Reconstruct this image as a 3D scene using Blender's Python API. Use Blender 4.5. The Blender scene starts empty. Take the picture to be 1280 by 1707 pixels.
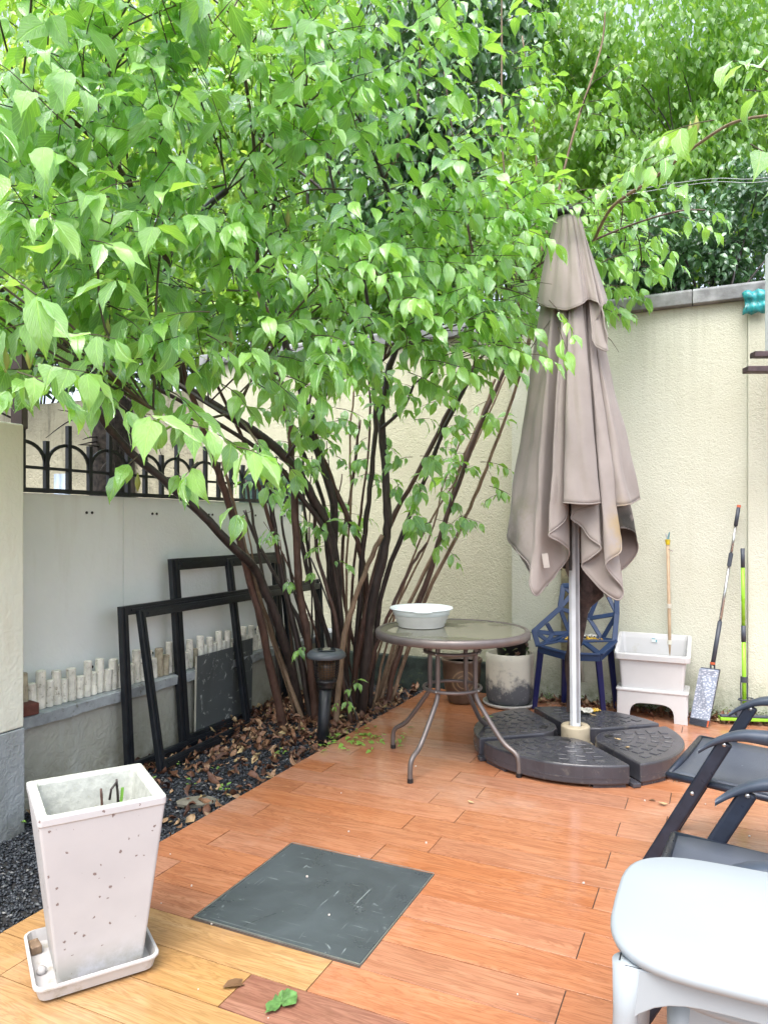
import bpy, bmesh, math, random
import numpy as np
from mathutils import Vector, Matrix, Euler

random.seed(7); RNG = np.random.default_rng(7)
R = math.radians
SC = bpy.context.scene
COL = SC.collection

# ------------------------------------------------------------------ camera, sky, sun, exposure
F, CX, HY, CH = 1200.0, 640.0, 872.0, 1.28          # focal length in photo pixels, horizon row, eye height (m)
cam_d = bpy.data.cameras.new('camera'); cam = bpy.data.objects.new('camera', cam_d); COL.objects.link(cam)
cam.location = (0, 0, CH); cam.rotation_euler = (R(90), 0, 0)
cam_d.sensor_fit = 'VERTICAL'; cam_d.sensor_height = 24; cam_d.lens = 24*F/1707
cam_d.shift_y = (HY-853.5)/1707; cam_d.clip_start = .05; cam_d.clip_end = 400
SC.camera = cam
W = bpy.data.worlds.new('World'); SC.world = W; W.use_nodes = True
nt = W.node_tree; nt.nodes.clear()
sky = nt.nodes.new('ShaderNodeTexSky'); sky.sky_type = 'NISHITA'; sky.sun_disc = False
SUN_EL, SUN_ROT = R(62), R(200)
sky.sun_elevation = SUN_EL; sky.sun_rotation = SUN_ROT; sky.dust_density = 4; sky.air_density = 1.0; sky.ozone_density = 1.0
hs = nt.nodes.new('ShaderNodeHueSaturation'); hs.inputs['Saturation'].default_value = .56
bg = nt.nodes.new('ShaderNodeBackground'); bg.inputs['Strength'].default_value = .15
wo = nt.nodes.new('ShaderNodeOutputWorld')
nt.links.new(sky.outputs[0], hs.inputs['Color']); nt.links.new(hs.outputs[0], bg.inputs['Color']); nt.links.new(bg.outputs[0], wo.inputs[0])
sd = bpy.data.lights.new('sun', 'SUN'); sd.energy = .7; sd.angle = R(50); sd.color = (1, .97, .92)
so = bpy.data.objects.new('sun', sd); COL.objects.link(so); so.location = (0, 0, 20)
# sun behind and right of the camera, high
sdir = Vector((math.sin(SUN_ROT)*math.cos(SUN_EL), math.cos(SUN_ROT)*math.cos(SUN_EL), math.sin(SUN_EL)))
so.rotation_euler = sdir.to_track_quat('Z', 'Y').to_euler()
SC.view_settings.view_transform = 'Standard'; SC.view_settings.look = 'None'
SC.view_settings.exposure = 1.70; SC.view_settings.gamma = 1; SC.view_settings.use_curve_mapping = False
SC.cycles.max_bounces = 8; SC.cycles.transparent_max_bounces = 8

# ------------------------------------------------------------------ coordinates
TH = math.atan2(555, 1200)
U = Vector((math.sin(TH), math.cos(TH), 0)); V = Vector((math.cos(TH), -math.sin(TH), 0))
ROTZ = -TH                                          # local x -> V, local y -> U
def uv(u, v, z=0): return U*u + V*v + Vector((0, 0, z))
def P(x, y, d): return Vector(((x-CX)*d/F, d, CH-(y-HY)*d/F))
def FL(x, y, h=0.0):
    d = F*(CH-h)/(y-HY); return P(x, y, d)
def lerp(a, b, t): return a+(b-a)*t

# ------------------------------------------------------------------ materials
def mat(name):
    m = bpy.data.materials.new(name); m.use_nodes = True
    n = m.node_tree; b = n.nodes['Principled BSDF']; return m, n, b
class N:
    """tiny node helper"""
    def __init__(s, nt): s.t = nt; s._c = {}
    def n(s, typ, **kw):
        x = s.t.nodes.new(typ)
        for k, v in kw.items():
            if hasattr(x, k): setattr(x, k, v)
        return x
    def l(s, a, b): s.t.links.new(a, b)
    def coord(s, which='Object', scale=(1, 1, 1), rnd=False, loc=(0, 0, 0)):
        c = s.n('ShaderNodeTexCoord'); m = s.n('ShaderNodeMapping')
        m.inputs['Scale'].default_value = scale; m.inputs['Location'].default_value = loc
        if rnd:
            oi = s.n('ShaderNodeObjectInfo'); mu = s.n('ShaderNodeVectorMath', operation='SCALE')
            mu.inputs[0].default_value = (37, 19, 53); s.l(oi.outputs['Random'], mu.inputs['Scale'])
            ad = s.n('ShaderNodeVectorMath', operation='ADD'); s.l(c.outputs[which], ad.inputs[0]); s.l(mu.outputs[0], ad.inputs[1])
            s.l(ad.outputs[0], m.inputs['Vector'])
        else: s.l(c.outputs[which], m.inputs['Vector'])
        return m.outputs[0]
    def noise(s, vec, sc, det=4, rough=.55, dist=0):
        x = s.n('ShaderNodeTexNoise'); x.inputs['Scale'].default_value = sc; x.inputs['Detail'].default_value = det
        x.inputs['Roughness'].default_value = rough; x.inputs['Distortion'].default_value = dist
        s.l(vec, x.inputs['Vector']); return x.outputs['Fac']
    def ramp(s, fac, stops):
        x = s.n('ShaderNodeValToRGB'); e = x.color_ramp.elements
        while len(e) < len(stops): e.new(.5)
        for i, (p, c) in enumerate(stops):
            e[i].position = p; e[i].color = (*c, 1) if not isinstance(c, (int, float)) else (c, c, c, 1)
        s.l(fac, x.inputs[0]); return x.outputs[0]
    def mix(s, f, a, b, mode='MIX'):
        x = s.n('ShaderNodeMix', data_type='RGBA', blend_type=mode)
        for i, q in ((0, f), (6, a), (7, b)):
            if hasattr(q, 'is_output') or hasattr(q, 'links'): s.l(q, x.inputs[i])
            elif i == 0: x.inputs[0].default_value = q
            else: x.inputs[i].default_value = (*q, 1)
        return x.outputs[2]
    def math(s, op, a, b=0, c=None, clamp=False):
        x = s.n('ShaderNodeMath', operation=op); x.use_clamp = clamp
        for i, q in enumerate((a, b) if c is None else (a, b, c)):
            if isinstance(q, (int, float)): x.inputs[i].default_value = q
            else: s.l(q, x.inputs[i])
        return x.outputs[0]
    def sep(s, vec):
        x = s.n('ShaderNodeSeparateXYZ'); s.l(vec, x.inputs[0]); return x.outputs
    def mapr(s, v, a, b, c=0, d=1):
        x = s.n('ShaderNodeMapRange'); x.inputs[1].default_value = a; x.inputs[2].default_value = b
        x.inputs[3].default_value = c; x.inputs[4].default_value = d; s.l(v, x.inputs[0]); return x.outputs[0]
    def bump(s, h, st=.5, dist=.01, b=None):
        x = s.n('ShaderNodeBump'); x.inputs['Strength'].default_value = st; x.inputs['Distance'].default_value = dist
        s.l(h, x.inputs['Height'])
        if b is not None: s.l(x.outputs[0], b.inputs['Normal'])
        return x.outputs[0]

def simple(name, col, rough=.5, metal=0, var=.12, nscale=8, bump=0, bscale=80, dirt=None, spec=.5):
    m, t, b = mat(name); g = N(t); v = g.coord('Object', rnd=True)
    n = g.noise(v, nscale, 5)
    c2 = tuple(max(0, x*(1-var*1.6)) for x in col); c1 = tuple(min(1, x*(1+var)) for x in col)
    c = g.ramp(n, [(.3, c2), (.7, c1)])
    if dirt:
        d = g.noise(v, nscale*2.7, 8, .7); c = g.mix(g.mapr(d, .56, .72), c, dirt)
    g.l(c, b.inputs['Base Color']); b.inputs['Roughness'].default_value = rough; b.inputs['Metallic'].default_value = metal
    b.inputs['Specular IOR Level'].default_value = spec
    g.l(g.mapr(g.noise(v, nscale*1.7, 4), .3, .7, max(.03, rough-.08), min(1, rough+.1)), b.inputs['Roughness'])
    if bump: g.bump(g.noise(v, bscale, 3), bump, .004, b)
    return m

def m_tile(name, cA, cB, cC):
    """glazed wood-look tile, long axis = local x"""
    m, t, b = mat(name); g = N(t)
    v = g.coord('Object', (1, 1, 1), rnd=True)
    wv = g.coord('Object', (1.0, 9, 1), rnd=True)
    n1 = g.noise(wv, 1.9, 5, .6, .8)
    w = g.n('ShaderNodeMath', operation='SINE'); g.l(g.math('MULTIPLY', n1, 62), w.inputs[0])      # cathedral grain
    ring = g.mapr(w.outputs[0], -1, 1)
    fine = g.noise(g.coord('Object', (6, 150, 1), rnd=True), 1.0, 3, .6)
    med = g.noise(g.coord('Object', (1.6, 14, 1), rnd=True), 2.0, 4, .6)
    c = g.ramp(med, [(.28, cA), (.55, cB), (.8, cC)])
    dk = tuple(x*.70 for x in cA)
    c = g.mix(g.math('MULTIPLY', g.math('POWER', ring, 2.5), .55), c, dk)
    c = g.mix(g.mapr(fine, .52, .70, 0, .5), c, dk)
    oi = g.n('ShaderNodeObjectInfo')
    hv = g.n('ShaderNodeHueSaturation'); g.l(c, hv.inputs['Color']); g.l(g.mapr(oi.outputs['Random'], 0, 1, .93, 1.07), hv.inputs['Value'])
    g.l(g.mapr(g.math('FRACT', g.math('MULTIPLY', oi.outputs['Random'], 7.3)), 0, 1, .9, 1.05), hv.inputs['Saturation'])
    wp = g.n('ShaderNodeNewGeometry')
    st = g.noise(wp.outputs['Position'], 1.7, 6, .62)
    cc = g.mix(g.mapr(st, .54, .74, 0, .22), hv.outputs[0], (.62, .52, .45))          # chalky residue
    g.l(cc, b.inputs['Base Color'])
    wet = g.noise(wp.outputs['Position'], 2.3, 5, .6)
    g.l(g.math('ADD', g.mapr(wet, .38, .62, .07, .22), g.mapr(fine, .3, .7, -.03, .06)), b.inputs['Roughness'])
    b.inputs['Specular IOR Level'].default_value = .55
    h = g.math('ADD', g.math('MULTIPLY', fine, -.6), g.math('MULTIPLY', ring, -.3))
    g.bump(h, .25, .0010, b)
    return m

def m_plaster(name, base, dark, stain, bump=.9, bs=38, basez=0.0, moss=(.10, .13, .05), top_stain=2.6, z_hi=.35, streak=.25):
    m, t, b = mat(name); g = N(t); wp = g.n('ShaderNodeNewGeometry'); p = wp.outputs['Position']
    big = g.noise(p, 1.1, 5, .6)
    c = g.ramp(big, [(.3, dark), (.62, base)])
    mp = g.n('ShaderNodeMapping'); mp.inputs['Scale'].default_value = (3.5, 3.5, .5); g.l(p, mp.inputs[0])
    sk = g.noise(mp.outputs[0], 2.2, 6, .65)
    c = g.mix(g.mapr(sk, .55, .78, 0, streak), c, stain)
    z = g.sep(p)[2]
    m3 = g.n('ShaderNodeMapping'); m3.inputs['Scale'].default_value = (9, 9, .35); g.l(p, m3.inputs[0])
    ts = g.math('MULTIPLY', g.mapr(g.noise(m3.outputs[0], 2.0, 5, .7), .48, .68), g.mapr(z, top_stain-.9, top_stain+.1))
    c = g.mix(g.math('MULTIPLY', ts, .22, clamp=True), c, (.20, .20, .14))
    n = g.noise(p, 5.5, 7, .7)
    pt_ = g.noise(p, .9, 8, .75); c = g.mix(g.mapr(pt_, .60, .70, 0, .25), c, (.33, .36, .20))
    low = g.math('MULTIPLY', g.mapr(z, basez, basez+z_hi, 1, 0), g.mapr(n, .35, .6))
    c = g.mix(g.math('MULTIPLY', low, .85, clamp=True), c, moss)
    g.l(c, b.inputs['Base Color']); b.inputs['Roughness'].default_value = .85; b.inputs['Specular IOR Level'].default_value = .3
    a = g.noise(p, bs, 2, .5, 1.2); f = g.noise(p, bs*6, 2)
    if bump: g.bump(g.math('ADD', g.mapr(a, .35, .62), g.math('MULTIPLY', f, .15)), bump, .007, b)
    return m

def m_leaf(name, lo, hi, gloss=.5, trans=.35, veins=True, tr_col=None, rough=.3):
    m, t, b = mat(name); g = N(t)
    at = g.n('ShaderNodeAttribute'); at.attribute_name = 'tint'
    oi = g.n('ShaderNodeObjectInfo')
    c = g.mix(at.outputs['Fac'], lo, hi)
    if veins:
        uvn = g.n('ShaderNodeUVMap'); s = g.sep(uvn.outputs[0])
        ax = g.math('ABSOLUTE', g.math('SUBTRACT', s[0], .5))
        mid = g.mapr(ax, .0, .035, 1, 0)
        arg = g.math('ADD', g.math('MULTIPLY', s[1], 44), g.math('MULTIPLY', ax, -46))
        sv = g.mapr(g.math('SINE', arg), .80, 1.0)
        vein = g.math('MAXIMUM', mid, g.math('MULTIPLY', sv, .55))
        wn = g.noise(g.coord('Object'), 160, 2)
        hl = tuple(min(1, x*1.7+.02) for x in hi)
        c = g.mix(g.math('MULTIPLY', vein, .8), c, hl)
        hgt = g.math('ADD', g.math('MULTIPLY', vein, -1), g.math('MULTIPLY', wn, .8))
        bn = g.bump(hgt, .8, .0035, b)
    g.l(c, b.inputs['Base Color'])
    b.inputs['Roughness'].default_value = .8; b.inputs['Specular IOR Level'].default_value = .1
    tr = g.n('ShaderNodeBsdfTranslucent')
    tc = g.mix(.6, c, tr_col or (hi[0]*1.7, hi[1]*1.5, hi[2]*.6)); g.l(tc, tr.inputs['Color'])
    mx = g.n('ShaderNodeMixShader'); mx.inputs[0].default_value = trans
    g.l(b.outputs[0], mx.inputs[1]); g.l(tr.outputs[0], mx.inputs[2])
    gl = g.n('ShaderNodeBsdfGlossy'); gl.inputs['Roughness'].default_value = rough; lw = g.n('ShaderNodeLayerWeight'); lw.inputs['Blend'].default_value = .5
    if veins: g.l(bn, gl.inputs['Normal'])
    fac = g.math('ADD', g.math('MULTIPLY', g.math('POWER', lw.outputs['Facing'], 3.5), .55*gloss), .03+.075*gloss)
    gl.inputs['Color'].default_value = (.92, .97, 1, 1)
    m2 = g.n('ShaderNodeMixShader'); g.l(fac, m2.inputs[0]); g.l(mx.outputs[0], m2.inputs[1]); g.l(gl.outputs[0], m2.inputs[2])
    out = [x for x in t.nodes if x.type == 'OUTPUT_MATERIAL'][0]; g.l(m2.outputs[0], out.inputs[0])
    return m

M = {}
M['tile_red'] = m_tile('tile_red', (.34, .130, .060), (.42, .180, .090), (.46, .22, .12))
M['tile_yellow'] = m_tile('tile_yellow', (.37, .20, .075), (.46, .265, .105), (.52, .33, .16))
M['tile_dark'] = m_tile('tile_dark', (.23, .085, .05), (.31, .13, .078), (.38, .18, .115))
M['grout'] = simple('grout', (.06, .04, .03), .95)
M['plaster'] = m_plaster('plaster', (.575, .59, .50), (.52, .53, .43), (.36, .36, .26), .4, 70)
M['plaster_l'] = m_plaster('plaster_left', (.55, .54, .41), (.48, .47, .34), (.30, .28, .17), .5, 52, z_hi=.5)
M['coping'] = simple('coping_concrete', (.24, .25, .255), .85, var=.35, nscale=7, bump=.5, bscale=60, dirt=(.14, .14, .13))
M['plinth'] = simple('mossy_plinth', (.030, .045, .038), .8, var=.6, nscale=6, bump=.6, dirt=(.08, .11, .05))
M['lowwall'] = m_plaster('low_wall_paint', (.42, .42, .37), (.31, .31, .26), (.46, .49, .49), .35, 20, -.08, (.13, .12, .07), z_hi=.3, streak=.75)
M['ledge'] = simple('ledge_paint', (.33, .36, .38), .8, var=.25, nscale=10, bump=.4, dirt=(.12, .11, .08))
M['board_panel'] = m_plaster('cement_panel', (.76, .79, .785), (.68, .71, .70), (.56, .55, .50), .12, 30, .38, (.30, .30, .25), z_hi=.12, streak=.4)
M['pillar_cream'] = m_plaster('pillar_cream', (.74, .75, .66), (.68, .69, .60), (.55, .51, .40), .15, 30, -.5, z_hi=.01, streak=.6)
M['pillar_grey'] = m_plaster('pillar_grey', (.33, .36, .38), (.27, .30, .32), (.18, .19, .17), .25, 30, -.1, (.07, .07, .05), z_hi=.2, streak=.6)
M['stain_wall'] = m_plaster('neighbour_plaster', (.44, .41, .30), (.26, .24, .17), (.13, .12, .09), .8, 20, z_hi=1.6, moss=(.16, .15, .10), streak=1.0)
M['black_metal'] = simple('black_metal', (.010, .013, .018), .38, .0, var=.3, nscale=14, bump=.1, bscale=120)
M['iron'] = simple('black_iron', (.008, .010, .013), .45, .0, var=.3, nscale=30, bump=.3, bscale=150)
M['picket'] = simple('white_log_paint', (.76, .74, .66), .8, var=.18, nscale=16, bump=.5, bscale=50, dirt=(.20, .17, .10))
M['picket_old'] = simple('worn_log_paint', (.42, .37, .27), .85, var=.3, nscale=16, bump=.5, bscale=50, dirt=(.12, .08, .05))
M['brick'] = simple('red_brick', (.16, .055, .04), .85, var=.3, nscale=12, bump=.5)
M['gravel'] = simple('dark_gravel', (.030, .036, .045), .5, var=.5, nscale=60)
M['soil'] = simple('dark_soil', (.022, .022, .024), .9, var=.5, nscale=40, bump=1, bscale=160)
M['earth'] = simple('earth_ground', (.07, .06, .04), .95, var=.5, nscale=2, bump=.5)
M['planter'] = None
M['taupe'] = None

def tint_mat(name, stops, rough=.7, bump=0):
    m, t, b = mat(name); g = N(t); at = g.n('ShaderNodeAttribute'); at.attribute_name = 'tint'
    c = g.ramp(at.outputs['Fac'], stops); g.l(c, b.inputs['Base Color']); b.inputs['Roughness'].default_value = rough
    if bump: g.bump(g.noise(g.coord('Object'), 120, 3), bump, .003, b)
    return m
M['gravel_t'] = tint_mat('gravel_stones', [(0, (.012, .015, .021)), (.6, (.045, .053, .066)), (.93, (.085, .095, .11)), (1, (.3, .3, .29))], .42)
M['litter'] = tint_mat('dead_leaves', [(0, (.05, .022, .014)), (.35, (.13, .055, .030)), (.7, (.22, .115, .062)), (.93, (.36, .24, .14)), (1, (.45, .36, .18))], .55, .4)

def m_bark(name, lo, hi, wet=.45):
    m, t, b = mat(name); g = N(t); v = g.coord('Object', (1, 1, .35))
    n = g.noise(v, 26, 6, .7); n2 = g.noise(v, 5, 3)
    c = g.ramp(n, [(.3, lo), (.7, hi)]); c = g.mix(g.mapr(n2, .55, .7, 0, .5), c, tuple(x*.45 for x in lo))
    g.l(c, b.inputs['Base Color']); b.inputs['Roughness'].default_value = wet
    vo = g.n('ShaderNodeTexVoronoi'); vo.inputs['Scale'].default_value = 55; g.l(v, vo.inputs['Vector'])
    g.bump(g.math('ADD', n, g.math('MULTIPLY', vo.outputs[0], -.5)), .9, .006, b); return m
M['bark_dark'] = m_bark('bark_dark', (.012, .009, .009), (.055, .040, .036))
M['bark_red'] = m_bark('bark_red', (.035, .017, .013), (.12, .065, .048))
M['bark_tan'] = m_bark('bark_tan', (.12, .075, .045), (.30, .21, .14), .6)
M['twig'] = m_bark('twig_bark', (.035, .028, .016), (.10, .075, .04), .6)
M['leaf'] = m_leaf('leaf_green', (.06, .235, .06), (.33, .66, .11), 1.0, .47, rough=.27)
M['leaf_new'] = m_leaf('leaf_new_green', (.20, .46, .06), (.30, .55, .08), .6, .42)
M['bg_dark'] = m_leaf('leaf_far_dark', (.035, .11, .035), (.11, .27, .08), .9, .25, False, rough=.35)
M['bg_mid'] = m_leaf('leaf_far_mid', (.13, .32, .06), (.34, .58, .12), .5, .58, False, rough=.4)
M['bg_yel'] = m_leaf('leaf_far_yellow', (.25, .46, .09), (.46, .68, .17), .5, .58, False, rough=.4)
M['bg_pale'] = m_leaf('leaf_far_pale', (.22, .44, .09), (.48, .68, .18), .5, .58, False, rough=.4)

# ------------------------------------------------------------------ mesh building
def wloc(p):
    v = Vector((0, 0, 0))
    while p is not None: v += p.location; p = p.parent
    return v
def tag(o, label=None, cat=None, group=None, kind=None):
    for k, x in (('label', label), ('category', cat), ('group', group), ('kind', kind)):
        if x: o[k] = x
    return o
def thing(name, label, cat, loc=(0, 0, 0), rotz=0, group=None):
    o = bpy.data.objects.new(name, None); COL.objects.link(o); o.empty_display_size = .1
    o.location = loc; o.rotation_euler = (0, 0, rotz); return tag(o, label, cat, group)

class MB:
    def __init__(s): s.v = []; s.f = []
    def add(s, vs, fs):
        k = len(s.v); s.v += [Vector(a) for a in vs]; s.f += [tuple(i+k for i in f) for f in fs]
    def box(s, c, size, rot=None, taper=None):
        sx, sy, sz = [a/2 for a in size]; vs = []
        for z in (-1, 1):
            k = 1 if taper is None or z < 0 else taper
            for x, y in ((-1, -1), (1, -1), (1, 1), (-1, 1)): vs.append(Vector((x*sx*k, y*sy*k, z*sz)))
        if rot is not None: vs = [rot @ a for a in vs]
        c = Vector(c)
        s.add([a+c for a in vs], [(0, 3, 2, 1), (4, 5, 6, 7), (0, 1, 5, 4), (1, 2, 6, 5), (2, 3, 7, 6), (3, 0, 4, 7)]); return s
    def bar(s, a, b, w, t, up=(0, 0, 1), taper=1.0):
        a = Vector(a); b = Vector(b); d = b-a; L = d.length; y = d.normalized(); up = Vector(up)
        x = y.cross(up)
        if x.length < 1e-4: x = y.cross(Vector((1, 0, 0)))
        x.normalize(); z = x.cross(y)
        vs = []
        for q, k in ((a, 1), (b, taper)):
            for i, j in ((-1, -1), (1, -1), (1, 1), (-1, 1)): vs.append(q + x*i*w/2*k + z*j*t/2*k)
        s.add(vs, [(0, 3, 2, 1), (4, 5, 6, 7), (0, 1, 5, 4), (1, 2, 6, 5), (2, 3, 7, 6), (3, 0, 4, 7)]); return s
    def tube(s, pts, r, n=8, closed=False, caps=True, jit=0):
        pts = [Vector(p) for p in pts]; m = len(pts)
        rs = r if isinstance(r, (list, tuple)) else [r]*m
        ref = None; rings = []
        for i, p in enumerate(pts):
            a = pts[(i-1) % m] if (closed or i > 0) else p; b = pts[(i+1) % m] if (closed or i < m-1) else p
            t = (b-a).normalized()
            if ref is None:
                ref = t.cross(Vector((0, 0, 1)))
                if ref.length < .1: ref = t.cross(Vector((0, 1, 0)))
            ref = (ref - t*ref.dot(t)).normalized(); w = t.cross(ref)
            rings.append([p + (ref*math.cos(2*math.pi*k/n) + w*math.sin(2*math.pi*k/n))*rs[i]*(1+(random.uniform(-jit, jit) if jit else 0)) for k in range(n)])
        k0 = len(s.v)
        for rg in rings: s.v += rg
        seg = m if closed else m-1
        for i in range(seg):
            for k in range(n):
                a = k0+i*n+k; b = k0+i*n+(k+1) % n; c = k0+((i+1) % m)*n+(k+1) % n; d = k0+((i+1) % m)*n+k
                s.f.append((a, b, c, d))
        if caps and not closed:
            s.f.append(tuple(k0+k for k in range(n))[::-1]); s.f.append(tuple(k0+(m-1)*n+k for k in range(n)))
        return s
    def lathe(s, prof, c=(0, 0, 0), n=40, tilt=None):
        c = Vector(c); k0 = len(s.v); m = len(prof)
        for r, z in prof:
            for k in range(n):
                p = Vector((r*math.cos(2*math.pi*k/n), r*math.sin(2*math.pi*k/n), z))
                if tilt is not None: p = tilt @ p
                s.v.append(p+c)
        for i in range(m-1):
            for k in range(n):
                s.f.append((k0+i*n+k, k0+i*n+(k+1) % n, k0+(i+1)*n+(k+1) % n, k0+(i+1)*n+k))
        if prof[0][0] > 1e-5: s.f.append(tuple(k0+k for k in range(n))[::-1])
        if prof[-1][0] > 1e-5: s.f.append(tuple(k0+(m-1)*n+k for k in range(n)))
        return s
    def prism(s, poly, z0, z1):
        n = len(poly); k = len(s.v)
        s.v += [Vector((x, y, z0)) for x, y in poly] + [Vector((x, y, z1)) for x, y in poly]
        s.f.append(tuple(k+i for i in range(n))[::-1]); s.f.append(tuple(k+n+i for i in range(n)))
        for i in range(n): s.f.append((k+i, k+(i+1) % n, k+n+(i+1) % n, k+n+i))
        return s
    def grid(s, fn, nu, nv, closed_u=False):
        k = len(s.v)
        for j in range(nv):
            for i in range(nu): s.v.append(Vector(fn(i, j)))
        for j in range(nv-1):
            for i in range(nu if closed_u else nu-1):
                s.f.append((k+j*nu+i, k+j*nu+(i+1) % nu, k+(j+1)*nu+(i+1) % nu, k+(j+1)*nu+i))
        return s
    def build(s, name, m, parent=None, world=False, smooth=False, bevel=0, sub=0, solid=0, kind=None, seg=2):
        vs = s.v
        if world:
            if parent is not None: o0 = wloc(parent)
            else:
                xs = [a.x for a in vs]; ys = [a.y for a in vs]; o0 = Vector(((min(xs)+max(xs))/2, (min(ys)+max(ys))/2, min(a.z for a in vs)))
            vs = [a-o0 for a in vs]
        me = bpy.data.meshes.new(name); me.from_pydata([tuple(a) for a in vs], [], s.f); me.validate()
        if smooth: me.polygons.foreach_set('use_smooth', [True]*len(me.polygons)); 
        me.materials.append(m); o = bpy.data.objects.new(name, me); COL.objects.link(o)
        if parent is not None: o.parent = parent
        elif world: o.location = o0
        if solid: k = o.modifiers.new('solid', 'SOLIDIFY'); k.thickness = solid; k.offset = 0
        if bevel:
            k = o.modifiers.new('bevel', 'BEVEL'); k.width = bevel; k.segments = seg; k.limit_method = 'ANGLE'; k.angle_limit = R(40)
        if sub: k = o.modifiers.new('sub', 'SUBSURF'); k.levels = sub; k.render_levels = sub
        if kind: o['kind'] = kind
        return o

def copy_tree(o, parent=None):
    c = o.copy(); COL.objects.link(c); c.parent = parent
    for ch in list(o.children): copy_tree(ch, c)
    return c

def np_mesh(name, Vt, Fc, m, parent=None, UVv=None, tint=None, smooth=True, kind='stuff'):
    me = bpy.data.meshes.new(name); nv = len(Vt); nf, k = Fc.shape
    me.vertices.add(nv); me.vertices.foreach_set('co', np.ascontiguousarray(Vt, dtype=np.float32).ravel())
    me.loops.add(nf*k); me.loops.foreach_set('vertex_index', np.ascontiguousarray(Fc, dtype=np.int32).ravel())
    me.polygons.add(nf); me.polygons.foreach_set('loop_start', np.arange(0, nf*k, k, dtype=np.int32))
    me.polygons.foreach_set('loop_total', np.full(nf, k, dtype=np.int32))
    if smooth: me.polygons.foreach_set('use_smooth', np.ones(nf, dtype=bool))
    if UVv is not None:
        l = me.uv_layers.new(name='UVMap'); l.data.foreach_set('uv', np.ascontiguousarray(UVv[Fc.ravel()], dtype=np.float32).ravel())
    if tint is not None:
        a = me.attributes.new('tint', 'FLOAT', 'POINT'); a.data.foreach_set('value', np.ascontiguousarray(tint, dtype=np.float32))
    me.update(); me.materials.append(m)
    o = bpy.data.objects.new(name, me); COL.objects.link(o)
    if parent is not None: o.parent = parent
    if kind: o['kind'] = kind
    return o

# ---- leaf templates: y along the leaf (0..1), x across, z normal
def leaf_template(rows=7, wid=.46, bend=.7, fold=.28, wav=.02, prof=None, seed=0):
    rg = np.random.default_rng(seed)
    prof = prof or [.05, .56, .90, 1, .90, .68, .38, .13, .0]
    n = len(prof)-1; vs = []; uvs = []; ang = 0; y = 0; z = 0
    for i in range(n+1):
        t = i/n; a = -bend*t*t*1.2 + .12
        if i: y += math.cos(a)/n; z += math.sin(a)/n
        w = prof[i]*wid/2; zz = fold*w + wav*math.sin(i*2.3+seed)
        nrm = (-math.sin(a), math.cos(a))
        for sx in (-1, 0, 1):
            e = zz if sx else 0
            if sx == 1: e += wav*rg.uniform(-1, 1)
            vs.append((sx*w, y+nrm[0]*e, z+nrm[1]*e)); uvs.append((.5+.5*sx*max(prof[i], .02), t))
    fs = []
    for i in range(n):
        for k in (0, 1):
            a = i*3+k; fs.append((a, a+1, a+4, a+3))
    return np.array(vs), np.array(fs), np.array(uvs)
LEAF = [leaf_template(bend=b, fold=f, seed=i, wid=w) for i, (b, f, w) in enumerate([(.5, .3, .43), (.9, .35, .46), (1.3, .25, .40), (.2, .45, .38), (.7, .15, .47)])]
SMALL = [leaf_template(prof=[.1, 1, .75, 0], bend=b, fold=.3, seed=i, wid=.5) for i, b in enumerate((.3, .8))]
FARL = [leaf_template(prof=[.15, 1, 0], bend=b, fold=.3, seed=i, wid=.55) for i, b in enumerate((.3, .8))]

def frames(D, Nn):
    """direction (leaf length) and approximate normal -> rotation matrices (n,3,3) columns x,y,z"""
    y = D/np.linalg.norm(D, axis=1, keepdims=True)
    z = Nn - y*np.sum(Nn*y, axis=1, keepdims=True); z /= np.linalg.norm(z, axis=1, keepdims=True)+1e-9
    x = np.cross(y, z); return np.stack([x, y, z], axis=2)
def scatter(templates, pos, D, Nn, size, tint, name, m, parent, kind='stuff', off=(0, 0, 0)):
    Rm = frames(D, Nn); nT = len(templates); idx = RNG.integers(0, nT, len(pos))
    VV = []; FF = []; UU = []; TT = []; k = 0
    for t in range(nT):
        s = np.where(idx == t)[0]
        if not len(s): continue
        v, f, u = templates[t]
        W_ = np.einsum('nij,vj->nvi', Rm[s], v)*size[s][:, None, None] + pos[s][:, None, :] - np.array(off)
        VV.append(W_.reshape(-1, 3)); nv = len(v)
        FF.append((f[None]+(np.arange(len(s))*nv)[:, None, None]+k).reshape(-1, f.shape[1])); k += nv*len(s)
        UU.append(np.tile(u, (len(s), 1))); TT.append(np.repeat(tint[s], nv))
    return np_mesh(name, np.concatenate(VV), np.concatenate(FF), m, parent, np.concatenate(UU), np.concatenate(TT), True, kind)

# ================================================================== SETTING
g = MB().box((0, 40, -.16), (300, 300, .06)); g.build('ground', M['earth'], world=True, kind='structure')
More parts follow.
